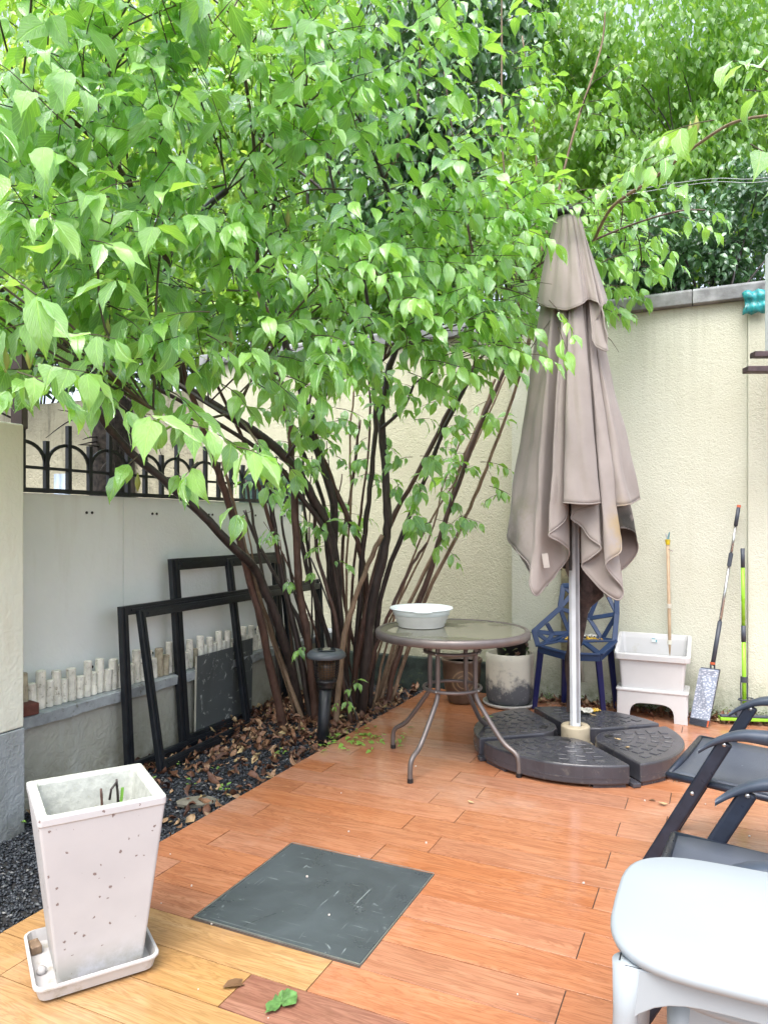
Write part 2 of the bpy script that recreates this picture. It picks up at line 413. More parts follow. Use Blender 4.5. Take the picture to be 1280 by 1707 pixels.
# deck base under the tiles (u 0..5.27, v -2.03..3)
DV0, DV1, DU1 = -2.03, 3.05, 5.235
def uvbox(mb, u0, u1, v0, v1, z0, z1):
    vs = [uv(u, v, z) for z in (z0, z1) for u, v in ((u0, v0), (u0, v1), (u1, v1), (u1, v0))]
    mb.add(vs, [(0, 3, 2, 1), (4, 5, 6, 7), (0, 1, 5, 4), (1, 2, 6, 5), (2, 3, 7, 6), (3, 0, 4, 7)]); return mb
deck = uvbox(MB(), -1.2, DU1, DV0, DV1, -.125, -.004).build('deck', M['grout'], world=True, kind='structure')
deck_loc = deck.location.copy()
PW, PLN, GAP = .1525, .822, .0036
tile_cache = {}
def tile(L, Wd, m):
    key = (round(L, 3), round(Wd, 3), m)
    if key not in tile_cache:
        t = MB(); t.box((0, 0, -.006), (L, Wd, .012))
        o = t.build('plank', M[m]); bm = bmesh.new(); bm.from_mesh(o.data)
        bmesh.ops.bevel(bm, geom=[e for e in bm.edges if all(v.co.z > -.001 for v in e.verts)], offset=.0003, segments=1, affect='EDGES')
        bm.to_mesh(o.data); bm.free(); tile_cache[key] = o.data; bpy.data.objects.remove(o)
    return tile_cache[key]
def deck_row(k):
    u0 = 1.85+PW*k; u1 = u0+PW
    off = -2.02+.0 if k % 2 == 0 else -1.842
    cuts = [DV0]; v = off if k % 2 else off+PLN
    while v < DV1: cuts.append(v) if v > DV0+.02 else None; v += PLN
    cuts.append(DV1); return u0, u1, cuts
for k in range(-14, 23):
    u0, u1, cuts = deck_row(k)
    if u0 < -.3: continue
    u1 = min(u1, DU1)
    for a, b in zip(cuts, cuts[1:]):
        if b-a < .02: continue
        segs = [(a, b)]
        if 1.86 < (u0+u1)/2 < 2.47 and a < -.94 and b > -1.55:      # leave the opening of the slate cover
            segs = [(a, -1.548), (-.935, b)]
        for p, q in segs:
            if q-p < .03: continue
            mk = 'tile_red'; c = (p+q)/2
            if k == -1 and c < -1.0: mk = 'tile_yellow'
            elif k == -2 and c < -1.3: mk = 'tile_yellow'
            elif k == -3: mk = 'tile_yellow' if c < -.9 else 'tile_red'
            elif k == -4: mk = 'tile_yellow' if c < -1.1 else 'tile_red'
            elif k == -2 and c < -.5: mk = 'tile_dark'
            elif k < -4: mk = random.choice(['tile_red', 'tile_yellow'])
            me = tile(q-p-GAP, u1-u0-GAP, mk)
            o = bpy.data.objects.new('plank', me); COL.objects.link(o)
            o.parent = deck; o.location = uv((u0+u1)/2, c, random.uniform(-.0006, .0006)) - deck_loc
            o.rotation_euler = (0, 0, ROTZ + (math.pi if random.random() < .5 else 0))

# gravel bed
gb = MB()
def bed_z(u, v):
    d = math.hypot(u-4.25, (v+2.45)); h = -.075+.07*math.exp(-(d/.55)**2)+.03*max(0, (u-3.5)/1.6)
    return h+.012*math.sin(u*9)*math.cos(v*11)
NU, NV = 60, 18
gb.grid(lambda i, j: uv(lerp(-.8, 5.32, i/(NU-1)), lerp(-3.02, -2.032, j/(NV-1)), bed_z(lerp(-.8, 5.32, i/(NU-1)), lerp(-3.02, -2.032, j/(NV-1)))), NU, NV)
gb.build('gravel_bed', M['soil'], world=True, smooth=True, kind='structure')
def octa(n, u0, u1, v0, v1, smin, smax, keep=None):
    u = RNG.uniform(u0, u1, n); v = RNG.uniform(v0, v1, n)
    if keep is not None:
        k = keep(u, v); u = u[k]; v = v[k]; n = len(u)
    base = np.array([(1, 0, 0), (0, 1, 0), (-1, 0, 0), (0, -1, 0), (.15, .1, 1), (-.1, 0, -1)], float)
    tri = np.array([(0, 1, 4), (1, 2, 4), (2, 3, 4), (3, 0, 4), (1, 0, 5), (2, 1, 5), (3, 2, 5), (0, 3, 5)])
    s = RNG.uniform(smin, smax, (n, 1, 1))*np.stack([RNG.uniform(.7, 1.4, n), RNG.uniform(.5, 1.0, n), RNG.uniform(.35, .7, n)], 1)[:, None, :]
    pts = base[None]*s*(1+RNG.uniform(-.3, .3, (n, 6, 3)))
    a = RNG.uniform(0, 6.28, n); tl = RNG.uniform(-.8, .8, n)
    ca, sa, ct, st = np.cos(a), np.sin(a), np.cos(tl), np.sin(tl)
    x, y, z = pts[..., 0], pts[..., 1], pts[..., 2]
    y2 = y*ct[:, None]-z*st[:, None]; z2 = y*st[:, None]+z*ct[:, None]
    x3 = x*ca[:, None]-y2*sa[:, None]; y3 = x*sa[:, None]+y2*ca[:, None]
    zz = np.array([bed_z(p, q) for p, q in zip(u, v)])
    Uv, Vv = np.array(U), np.array(V)
    pos = u[:, None]*Uv+v[:, None]*Vv; pos[:, 2] = zz+RNG.uniform(0, .009, n)
    VV = np.stack([x3, y3, z2], -1)+pos[:, None, :]
    return VV.reshape(-1, 3), (tri[None]+(np.arange(n)*6)[:, None, None]).reshape(-1, 3), np.repeat(RNG.random(n)**1.2, 6)
vv, ff, tt = octa(30000, 1.2, 5.2, -2.95, -2.035, .005, .012)
o = np_mesh('gravel', vv, ff, M['gravel_t'], None, None, tt, False, 'stuff'); tag(o, 'loose dark blue-grey gravel filling the bed beside the deck', 'gravel')

# leaf litter (curled dead leaves)
def litter(n, fu, fv, fz, smin, smax, name, label, up=.55, heap=.03):
    u = fu(n); v = fv(n); pos = u[:, None]*np.array(U)+v[:, None]*np.array(V)
    pos[:, 2] = fz(u, v)+RNG.uniform(.004, heap, n)
    a = RNG.uniform(0, 6.28, n); D = np.stack([np.cos(a), np.sin(a), RNG.uniform(-.35, .35, n)], 1)
    Nn = np.stack([RNG.uniform(-up, up, n), RNG.uniform(-up, up, n), RNG.choice([-1, 1], n)*1.0], 1)
    o = scatter(LITL, pos, D, Nn, RNG.uniform(smin, smax, n), RNG.random(n), name, M['litter'], None)
    return tag(o, label, 'leaf litter')
LITL = [leaf_template(prof=[.1, .8, 1, .7, 0], bend=b, fold=f, seed=i, wid=w, wav=.05) for i, (b, f, w) in enumerate([(1.2, .9, .5), (-.9, .5, .45), (.4, 1.2, .42), (1.8, -.6, .5)])]
vz = np.vectorize(bed_z)
def lit_u(n): return np.where(RNG.random(n) < .72, RNG.normal(4.15, .48, n), RNG.uniform(2.3, 5.1, n)).clip(2.2, 5.2)
def lit_v(n): return RNG.uniform(-2.88, -2.05, n)
litter(1900, lit_u, lit_v, vz, .022, .085, 'leaf_litter', 'brown dead leaves heaped in the gravel bed around the stems', heap=.045)
litter(320, lambda n: RNG.uniform(2.6, 4.9, n), lambda n: RNG.uniform(-2.9, -2.72, n), vz, .04, .085, 'leaf_litter', 'brown dead leaves caught behind the black frames along the low wall', heap=.05)
litter(420, lambda n: 5.22-np.abs(RNG.normal(0, .07, n)), lambda n: RNG.uniform(-1.35, .45, n), lambda u, v: u*0.0, .03, .075, 'leaf_litter', 'dead leaves swept against the foot of the cream wall behind the chair', heap=.02)

# ================================================================== WALLS
CO = Vector((0, 0, 0))
def wallthing(name, label, boxes, m, mods=0.004):
    mb = MB()
    for b in boxes: uvbox(mb, *b)
    o = mb.build(name, m, world=True, bevel=mods); return tag(o, label, 'wall')
WT = 2.74
bw = wallthing('garden_wall', 'tall cream stucco wall behind the umbrella and blue chair', [(5.27, 5.50, -1.39, .18, -.12, WT), (5.235, 5.49, .18, 3.6, -.12, WT+.0)], M['plaster'])
bl = wallthing('garden_wall', 'older cream stucco wall behind the multi-stemmed shrub', [(5.33, 5.52, -4.3, -1.39, -.12, WT-.02)], M['plaster_l'])
uvbox(MB(), 5.285, 5.329, -3.6, -1.40, -.12, .22).build('plinth', M['plinth'], bl, world=True, bevel=.01)
def coping(u0, u1, v0, v1, z0, par, n):
    L = (v1-v0)/n
    for i in range(n):
        mb = MB(); a = v0+i*L; b = a+L-.004
        vs = [uv(u, v, z) for v in (a, b) for u, z in ((u0-.06, z0+.0), (u0-.06, z0+.085), (u0-.045, z0+.10), ((u0+u1)/2, z0+.135), (u1+.05, z0+.10), (u1+.05, z0))]
        mb.add(vs, [(0, 1, 2, 3, 4, 5), (11, 10, 9, 8, 7, 6)]+[(k, k+6, (k+1) % 6+6, (k+1) % 6) for k in range(6)])
        mb.build('coping_stone', M['coping'], par, world=True, bevel=.006)
coping(5.27, 5.50, -1.40, 3.6, WT+.001, bw, 4)
coping(5.33, 5.52, -4.3, -1.41, WT-.019, bl, 3)

# left wall: low painted base, ledge, cement panels
lw = thing('boundary_wall', 'low grey painted wall with ledge and pale panels under the iron fence', 'wall', uv(3.5, -2.95, -.12))
uvbox(MB(), 2.0, 5.325, -3.06, -2.895, -.12, .334).build('base', M['lowwall'], lw, world=True, bevel=.005)
mb = MB()
n = 60                                                       # chipped ledge with an uneven lip
rows = []
for i in range(n):
    u = lerp(2.0, 5.32, i/(n-1)); j = random.uniform(-.004, .004)
    rows.append([uv(u, -2.86+j, .337+random.uniform(-.004, .004)), uv(u, -2.855+j, .388), uv(u, -2.87, .394), uv(u, -3.06, .394), uv(u, -3.06, .336)])
mb.grid(lambda i, j: rows[j][i], 5, n); k = len(mb.v)
mb.f.append((0, 1, 2, 3, 4)); mb.f.append(tuple(range(k-5, k))[::-1])
mb.f += [(j*5+4, j*5, (j+1)*5, (j+1)*5+4) for j in range(n-1)]
mb.build('ledge', M['ledge'], lw, world=True)
pz0, pz1 = .43, 1.425
for a, b in ((2.02, 3.03), (3.034, 4.03), (4.034, 4.93)):
    pn = uvbox(MB(), a, b, -3.03, -3.0, pz0, pz1).build('panel', M['board_panel'], lw, world=True, bevel=.002)
    for uu in np.linspace(a+.24, b-.24, 2):
        for zz in (pz0+.09, pz1-.09):
            for q in (-.018, .018):
                bo = MB(); c = uv(uu+q, -2.9985, zz); 
                bo.tube([c, c+V*.004], .0075, 8).build('bolt', M['iron'], pn, world=True)
uvbox(MB(), 2.02, 4.93, -3.06, -3.032, .395, pz1-.02).build('backing', M['black_metal'], lw, world=True)
# pillar / return wall at the far left
pl = thing('pillar_wall', 'cream rendered wall end with grey painted base at the left edge', 'wall', uv(1.2, -2.87, -.12))
uvbox(MB(), -1.0, 2.19, -3.0, -2.74, .392, 1.71).build('upper', M['pillar_cream'], pl, world=True, bevel=.006)
uvbox(MB(), -1.0, 2.193, -3.0, -2.738, -.12, .388).build('base', M['pillar_grey'], pl, world=True, bevel=.004)
uvbox(MB(), -1.0, 1.98, -2.97, -2.76, 1.712, 1.80).build('cap', M['pillar_cream'], pl, world=True, bevel=.01)
M['brown_post'] = simple('brown_post_paint', (.035, .018, .014), .5, nscale=20, bump=.2)
pp = MB(); pp.box(P(33, 640, 3.35)-Vector((0, 0, 0)), (.055, .055, .5)); 
o = pp.build('wooden_post', M['brown_post'], world=True, bevel=.004); tag(o, 'dark brown square post behind the pillar wall at the left edge', 'post')
o.location.z = 1.72
# neighbour wall beyond fence
nw = wallthing('neighbour_wall', 'stained peeling cream wall of the neighbour beyond the fence', [(6.3, 6.5, -9.5, -3.9, -.12, 2.75)], M['stain_wall'])
# ground-level retaining under fence side: pipes on neighbour wall
M['pvc'] = simple('pale_blue_pvc', (.24, .30, .37), .5)
ap = thing('downpipe', 'pair of pale blue plastic pipes on the neighbour wall seen through the fence', 'pipe', uv(6.22, -5.35, 0))
for q in (0, .10):
    pt = P(99+q*110, 800, 6.9); MB().tube([Vector((pt.x, pt.y, -.1)), Vector((pt.x, pt.y, 1.75))], .045, 12).build('pipe', M['pvc'], ap, world=True, smooth=True)
pt = P(104, 800, 6.88); MB().box((pt.x, pt.y-.02, 1.35), (.3, .02, .03)).build('bracket', M['pvc'], ap, world=True)

# iron fence
fz = 1.428
fn = thing('iron_fence', 'black iron fence with round arches on top of the pale panel wall', 'fence', uv(3.5, -3.0, fz))
for z, h in ((fz+.012, .022), (1.55, .014)):
    uvbox(MB(), 2.0, 4.93, -3.012, -2.992, z-h/2, z+h/2).build('rail', M['iron'], fn, world=True)
k = 0; x = 2.255
shorts = []
while x < 4.93:
    tall = k % 2 == 1
    uvbox(MB(), x-.011, x+.011, -3.014, -2.990, fz, 1.775 if tall else 1.685).build('picket', M['iron'], fn, world=True, bevel=.001)
    if not tall: shorts.append(x)
    x += .1352; k += 1
for a, b in zip(shorts, shorts[1:]):
    c = (a+b)/2; r = (b-a)/2-.006
    pts = [uv(c-r*math.cos(t), -3.002, 1.552+.122*math.sin(t)**.8) for t in np.linspace(0, math.pi, 15)]
    mb = MB()
    for p, q in zip(pts, pts[1:]): mb.bar(p, q+(q-p)*.1, .016, .009, up=V)
    mb.build('arch', M['iron'], fn, world=True)

# short painted log edging on the ledge
x = 2.34; i = 0
edging = thing('log_edging', 'row of white painted log stubs of alternating height on the ledge', 'edging', uv(3.6, -2.93, .394))
M['endgrain'] = simple('log_end', (.20, .16, .10), .9, nscale=30)
while x < 5.0:
    h = (.175 if i % 2 == 0 else .118)+random.uniform(-.014, .014); r = .0215+random.uniform(-.002, .002)
    if i in (0, 4): h += .008
    base = uv(x, -2.925+random.uniform(-.005, .005), .394); tp = base+Vector((random.uniform(-.006, .006), random.uniform(-.006, .006), h))
    st = MB().tube([base, lerp(base, tp, .5), tp], [r*1.02, r, r], 12, jit=.05)
    s = st.build('log_stub', M['picket_old'] if i in (0, 20, 21, 27) else M['picket'], edging, world=True, smooth=False, bevel=.004, seg=1)
    x += .0445+random.uniform(-.003, .003); i += 1
o = MB().box((0, 0, .0), (.20, .10, .055)).build('brick', M['brick'], bevel=.006); o.location = uv(2.27, -2.915, .423); o.rotation_euler = (0, 0, ROTZ+R(78))
tag(o, 'single red brick lying on the ledge at the end of the log edging', 'brick')

# black frames leaning on wall
def frame(name, label, u0, u1, vb0, vb1, vt, h, zb=-.045, w=.042, t=.03, mull=()):
    c = uv((u0+u1)/2, (vb0+vb1)/2, zb); th = thing(name, label, 'frame', c, group=None)
    A = uv(u0, vb0, zb); B = uv(u1, vb1, zb); C = uv(u0-.02, vt, h); D = uv(u1-.02, vt, h)
    n = (B-A).cross(C-A).normalized()
    def mem(nm, p, q, ww, tt_):
        MB().bar(p, q, ww, tt_, up=n).build(nm, M['black_metal'], th, world=True, bevel=.003)
        MB().bar(lerp(p, q, .01), lerp(p, q, .99), ww*.25, tt_+.012, up=n).build('flange', M['black_metal'], th, world=True)
    ez = (C-A).normalized()*w/2; ex = (B-A).normalized()*w/2
    mem('stile', A+ex, C+ex, w, t); mem('stile', B-ex, D-ex, w, t)
    mem('rail', A+ex*2+ez, B-ex*2+ez, w, t*.94); mem('rail', C+ex*2-ez, D-ex*2-ez, w, t*.94)
    for f in mull: mem('mullion', lerp(A, B, f)+ez*2, lerp(C, D, f)-ez*2, w*.8, t*.9)
    return th
frame('window_frame', 'low black metal frame standing nearest the pillar against the ledge', 2.87, 4.95, -2.82, -2.83, -2.85, .84, w=.05)
frame('window_frame', 'long black metal frame tilted back with its bottom rail in the gravel', 2.98, 4.95, -2.70, -2.80, -2.83, .81, w=.045)
frame('window_frame', 'tall black metal frame standing upright behind the two long low frames', 3.32, 4.46, -2.84, -2.84, -2.91, 1.07, w=.07)
frame('window_frame', 'tall black metal frame leaning more steeply behind the first shrub stems', 3.84, 4.52, -2.76, -2.78, -2.90, 1.05, w=.055)

# slates
def m_slate(name, base, white, amt, scr=.3, rough=.5):
    m, t, b = mat(name); g = N(t); v = g.coord('Object')
    n = g.noise(v, 3.5, 6, .65, .6); c = g.ramp(n, [(.3, tuple(x*.75 for x in base)), (.7, tuple(x*1.3 for x in base))])
    sp = g.noise(v, 9, 8, .75, 1.5); c = g.mix(g.mapr(sp, amt, amt+.08, 0, .75), c, white)
    w = g.noise(g.coord('Object', (1.5, 70, 1)), 2.2, 3, .6, 1.2); c = g.mix(g.mapr(w, .68, .71, 0, scr), c, white)
    w2 = g.noise(g.coord('Object', (30, 3, 30)), 1.3, 3, .5, 1.0); c = g.mix(g.mapr(w2, .70, .74, 0, scr), c, white)
    vo = g.n('ShaderNodeTexVoronoi'); vo.inputs['Scale'].default_value = 16; g.l(v, vo.inputs['Vector'])
    c = g.mix(g.mapr(vo.outputs[0], .02, .05, .5, 0), c, white)
    g.l(c, b.inputs['Base Color']); g.l(g.mapr(n, .3, .7, rough-.12, rough+.12), b.inputs['Roughness'])
    g.bump(g.noise(v, 30, 5), .15, .003, b); return m
M['slate'] = m_slate('slate', (.055, .068, .075), (.30, .35, .36), .62, .6, .33)
M['chalky'] = m_slate('chalky_slate', (.075, .085, .088), (.55, .58, .56), .57, .3, .6)
M['edge_metal'] = simple('edge_metal', (.45, .46, .45), .35, .8)
cv = thing('slate_cover', 'square dark slate cover scratched and set flush in the deck tiles', 'floor cover', uv(2.167, -1.2415, -.002), ROTZ)
MB().box((0, 0, -.0045), (.596, .590, .012)).build('slab', M['slate'], cv, bevel=.0015)
for a, b, c, d in ((0, -.2995, .606, .005), (0, .2995, .606, .005), (.3025, 0, .005, .592), (-.3025, 0, .005, .592)):
    MB().box((a, b, -.004), (c, d, .012)).build('edge_strip', M['edge_metal'], cv)
M['white_edge'] = simple('board_edge', (.5, .48, .4), .8)
def leanboard(label, u0, u1, vb, vt, h, th_=.008):
    A = uv(u0, vb, -.04); B = uv(u1, vb, -.04); C = uv(u0, vt, h); D = uv(u1, vt, h)
    c = thing('slate_board', label, 'board', lerp(A, B, .5)); n = (B-A).cross(C-A).normalized()*th_
    mb = MB(); mb.add([A, B, D, C, A+n, B+n, D+n, C+n], [(0, 1, 2, 3), (7, 6, 5, 4), (0, 4, 5, 1), (1, 5, 6, 2), (2, 6, 7, 3), (3, 7, 4, 0)])
    mb.build('slab', M['chalky'], c, world=True, bevel=.001)
    MB().bar(A-(B-A).normalized()*.004+n*.5, C-(B-A).normalized()*.004+n*.5, .006, th_*1.2, up=n).build('edge_strip', M['white_edge'], c, world=True)
leanboard('dark slate board with chalk smears leaning behind the frames, the nearer one', 3.47, 3.83, -2.865, -2.854, .475)
leanboard('dark slate board with white speckles leaning behind the frames, the farther one', 3.835, 4.06, -2.875, -2.862, .50)

# ================================================================== SHRUB (main tree)
BASE = uv(4.25, -2.42, -.04)
tree = thing('flowering_shrub', 'big multi-stemmed shrub with drooping glossy leaves fanning up from the gravel bed', 'shrub', BASE)
def smooth_pts(pts, n=6):
    out = []; P_ = [pts[0]]+pts+[pts[-1]]
    for i in range(1, len(P_)-2):
        a, b, c, d = P_[i-1], P_[i], P_[i+1], P_[i+2]
        for k in range(n):
            t = k/n; out.append(.5*((2*b)+(c-a)*t+(2*a-5*b+4*c-d)*t*t+(3*b-a-3*c+d)*t**3))
    out.append(pts[-1]); return out
# (photo polyline bottom->top, base depth, top depth, base radius, top radius, bark)
ST = [
 ([(505,1195),(480,1090),(432,960),(395,918),(310,832),(200,735),(132,635),(60,560)], 4.75, 3.3, .030, .016, 'bark_dark'),
 ([(474,1200),(446,1085),(418,970),(388,862),(365,790),(330,690),(300,600)], 4.6, 3.9, .026, .015, 'bark_red'),
 ([(511,1175),(446,1034),(420,950),(396,862),(370,770)], 4.65, 4.2, .014, .008, 'bark_tan'),
 ([(523,1160),(485,1010),(441,841),(400,720),(350,620)], 4.8, 4.2, .014, .009, 'bark_red'),
 ([(565,1195),(565,1067),(556,911),(520,829),(478,763),(380,690),(300,640),(240,600)], 4.9, 3.9, .034, .020, 'bark_dark'),
 ([(528,1175),(515,1083),(499,980),(491,837),(482,714),(458,583),(430,470)], 4.7, 4.3, .026, .018, 'bark_red'),
 ([(550,1195),(560,1080),(556,940),(556,837),(523,735),(499,640),(470,560),(445,480)], 5.0, 4.4, .030, .020, 'bark_dark'),
 ([(600,1195),(610,1000),(601,919),(565,830),(532,747),(505,660)], 5.0, 4.6, .022, .014, 'bark_red'),
 ([(600,1200),(608,1124),(622,1001),(642,911),(646,837),(636,714),(646,624),(665,560),(670,480)], 4.75, 4.3, .033, .017, 'bark_dark'),
 ([(590,1195),(596,1050),(605,919),(614,837),(626,714),(622,624),(618,540)], 4.95, 4.6, .020, .013, 'bark_dark'),
 ([(585,1195),(598,1080),(640,900),(692,796),(753,677),(790,610)], 4.9, 4.7, .020, .012, 'bark_red'),
 ([(614,1190),(634,1001),(683,857),(715,780),(741,714),(800,600)], 5.0, 4.6, .018, .011, 'bark_dark'),
 ([(642,1180),(664,1090),(708,980),(737,886),(782,755),(835,628),(868,560)], 5.1, 4.9, .021, .012, 'bark_red'),
 ([(647,1185),(708,1001),(774,866),(811,780),(862,640),(885,560)], 5.15, 4.95, .015, .009, 'bark_tan'),
 ([(625,1175),(667,1042),(733,899),(761,796),(800,700),(825,632)], 5.2, 5.0, .015, .009, 'bark_tan'),
 ([(600,1190),(626,1083),(659,1001),(688,940),(712,905)], 4.85, 4.8, .015, .009, 'bark_red'),
 ([(577,1190),(578,1080),(577,960),(585,837),(583,735),(590,650)], 5.1, 4.9, .009, .006, 'bark_tan'),
 ([(558,1195),(575,1060),(606,960),(637,892)], 4.6, 4.5, .019, .013, 'bark_tan'),
 ([(470,1190),(455,1050),(428,900),(410,800)], 5.0, 4.9, .012, .008, 'bark_dark'),
 ([(535,1195),(530,1050),(512,900),(505,760),(520,640)], 5.15, 4.9, .013, .008, 'bark_dark'),
 ([(520,1200),(500,1090),(470,960),(455,860),(442,780)], 4.7, 4.5, .020, .014, 'bark_dark'),
 ([(545,1195),(520,1100),(500,1040),(470,980),(430,905),(408,850)], 4.95, 4.8, .018, .010, 'bark_dark'),
 ([(570,1195),(560,1120),(540,1040),(515,960),(495,870),(470,800)], 5.05, 4.9, .020, .012, 'bark_dark'),
 ([(610,1190),(600,1110),(575,1010),(572,900),(590,790),(600,700)], 5.1, 5.0, .014, .009, 'bark_red'),
 ([(590,1200),(570,1130),(560,1030),(530,930),(525,860)], 4.65, 4.6, .014, .010, 'bark_red'),
 ([(620,1190),(640,1090),(665,1000),(700,900),(760,800)], 5.0, 4.9, .010, .006, 'bark_tan'),
]
nodes = []                                            # points that twigs may join
for q_ in list(ST):
    if random.random() < .55:
        dx = random.uniform(-22, 22); sg = random.uniform(-.35, .35)
        ST.append(([(x+dx*(1-i*.2)+sg*i*40, y) for i, (x, y) in enumerate(q_[0])][:max(3, len(q_[0])-1)], q_[1]+random.uniform(-.05, .2), q_[2]+random.uniform(0, .3), q_[3]*.55, q_[4]*.5, random.choice(['bark_dark', 'bark_red', 'bark_tan'])))
for pl_, d0, d1, r0, r1, bk in ST:
    m = len(pl_); pts = []
    for i, (x, y) in enumerate(pl_):
        t = i/(m-1); pts.append(P(x, y, lerp(d0, d1, t)))
    pts[0].z = -.06
    sp = smooth_pts(pts, 5); q = len(sp)
    for k in range(1, q-1): sp[k] += Vector((random.uniform(-.005, .005), random.uniform(-.005, .005), 0))
    rr = [max(r1, lerp(r0, r1, i/(q-1)))*random.uniform(.93, 1.08)*(1.3 if i == 0 else 1)*1.05 for i in range(q)]
    MB().tube(sp, rr, 9, jit=.10).build('stem', M[bk], tree, world=True, smooth=True)
    nodes += [(p, r1) for p in sp[q//2:]]
# larger limbs and shoots in the crown
LB = [
 ([(280,440),(255,380),(195,275),(115,195),(25,130)], 3.3, 2.9, .015, .008, 'bark_red'),
 ([(300,640),(285,520),(280,440),(320,400),(342,350),(378,318)], 3.9, 3.3, .024, .014, 'bark_dark'),
 ([(195,275),(187,190),(180,80),(178,0)], 3.1, 3.0, .008, .005, 'bark_tan'),
 ([(430,470),(425,260),(405,110),(375,-20)], 3.6, 3.0, .011, .006, 'bark_red'),
 ([(470,560),(455,440),(450,380),(460,330)], 4.3, 3.9, .018, .010, 'bark_dark'),
 ([(670,480),(665,380),(640,300),(600,200),(575,170)], 4.3, 3.7, .015, .007, 'bark_dark'),
 ([(665,380),(720,340),(730,310)], 4.2, 4.0, .010, .006, 'bark_dark'),
 ([(868,560),(858,430),(838,260),(836,60),(836,-30)], 4.9, 4.6, .008, .004, 'bark_tan'),
 ([(885,560),(900,430),(925,340),(958,215),(1000,85),(1008,20)], 4.9, 4.7, .012, .005, 'bark_tan'),
 ([(862,640),(890,500),(893,250),(870,60)], 4.9, 4.6, .008, .004, 'bark_tan'),
 ([(60,560),(0,480),(-60,400)], 3.3, 2.8, .014, .009, 'bark_dark'),
 ([(132,635),(90,520),(60,380),(70,250)], 3.35, 3.0, .015, .008, 'bark_dark'),
 ([(445,480),(350,430),(260,420),(170,380)], 4.4, 3.4, .014, .008, 'bark_dark'),
 ([(618,540),(600,440),(560,330),(540,200),(545,60)], 4.6, 4.0, .013, .006, 'bark_dark'),
 ([(790,610),(800,500),(780,380),(760,260),(740,120)], 4.7, 4.4, .010, .005, 'bark_red'),
 ([(800,600),(850,500),(900,440),(990,400),(1060,372),(1130,352),(1175,350)], 4.7, 4.2, .010, .004, 'bark_red'),
 ([(990,400),(1020,345),(1085,300),(1150,250),(1220,205),(1300,190)], 4.35, 2.6, .010, .005, 'bark_tan'),
 ([(640,300),(690,200),(700,80),(690,-20)], 4.0, 3.8, .009, .005, 'bark_red'),
 ([(478,763),(520,700),(560,640),(640,600)], 4.2, 3.9, .010, .006, 'bark_dark'),
 ([(380,690),(330,700),(290,690),(250,680)], 4.0, 2.6, .008, .004, 'twig'),
 ([(300,640),(360,680),(400,700),(430,740)], 3.8, 2.6, .008, .004, 'twig'),
 ([(636,714),(672,680),(690,640)], 4.4, 4.3, .012, .007, 'bark_dark'),
]
for pl_, d0, d1, r0, r1, bk in LB:
    m = len(pl_); sp = smooth_pts([P(x, y, lerp(d0, d1, i/(m-1))) for i, (x, y) in enumerate(pl_)], 5); q = len(sp)
    MB().tube(sp, [lerp(r0, r1, i/(q-1))*random.uniform(.93, 1.07) for i in range(q)], 7, jit=.06).build('branch', M[bk], tree, world=True, smooth=True)
    nodes += [(p, r1) for p in sp[1:]]
NP = np.array([tuple(p) for p, r in nodes])

LP, LD, LN, LS, LT = [], [], [], [], []
twb = MB()
def twig(p0, d0, L, nn, ls, tint=.5, droop=.5, r=.0028, spread=1.0):
    """a twig with opposite pairs of drooping leaves"""
    p = Vector(p0); d = Vector(d0).normalized(); pts = [p.copy()]; step = L/nn
    for i in range(nn):
        d = (d+Vector((random.gauss(0, .10), random.gauss(0, .10), -droop*.16+random.gauss(0, .06)))).normalized()
        p = p+d*step; pts.append(p.copy())
        side = d.cross(Vector((0, 0, 1)))
        if side.length < .2: side = Vector((math.cos(i), math.sin(i), 0))
        side.normalize()
        side = (Matrix.Rotation(random.gauss(0, .5), 3, d) @ side)
        last = i == nn-1
        for s in (-1, 1):
            if random.random() < .06: continue
            dr = side*s*random.uniform(.5, .95)*spread*(.6 if last else 1)+d*random.uniform(.2, .6)*(2 if last else 1)+Vector((0, 0, -random.uniform(.45, 1.25)))
            sz = ls*random.choice([random.uniform(.5, .8), random.uniform(.8, 1.2), random.uniform(.9, 1.2)])*(.85 if last else 1)
            nr = Vector((random.gauss(0, .4), random.gauss(-.15, .4), 1))+dr.normalized()*.2
            LP.append(tuple(p+dr.normalized()*.008)); LD.append(tuple(dr)); LN.append(tuple(nr)); LS.append(sz)
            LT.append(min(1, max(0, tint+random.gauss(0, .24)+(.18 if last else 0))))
    twb.tube(pts, [r*(1-.55*i/nn) for i in range(nn+1)], 4, caps=False)
# crown volumes: centre (photo x, y, distance), radii in metres, number of twigs, leaf size
CR = [
 ((110,70,2.7),(.75,.55,.42),95,.125), ((390,70,3.3),(.80,.65,.50),115,.125), ((610,90,3.7),(.50,.55,.50),75,.12),
 ((90,300,2.7),(.65,.55,.42),85,.125), ((330,300,3.3),(.80,.65,.45),120,.125), ((580,300,3.7),(.62,.65,.50),105,.12),
 ((740,430,4.1),(.50,.50,.42),80,.115), ((60,470,2.5),(.45,.40,.26),42,.125), ((270,480,3.1),(.65,.55,.30),85,.12),
 ((510,500,3.6),(.65,.60,.34),95,.12), ((700,540,3.9),(.45,.45,.26),50,.115), ((810,590,4.1),(.24,.25,.13),16,.11),
 ((845,410,4.4),(.22,.30,.50),38,.115), ((920,470,4.6),(.45,.20,.50),40,.11), ((960,360,4.5),(.40,.25,.20),26,.11),
 ((790,250,4.4),(.35,.35,.42),26,.115), ((845,60,4.3),(.14,.25,.26),9,.11), ((985,190,4.6),(.10,.15,.40),9,.095), ((1035,440,4.8),(.22,.2,.35),22,.10),
 ((190,590,2.8),(.50,.35,.14),28,.12), ((420,600,3.2),(.40,.35,.12),20,.12), ((580,590,3.6),(.30,.3,.10),14,.115),
]
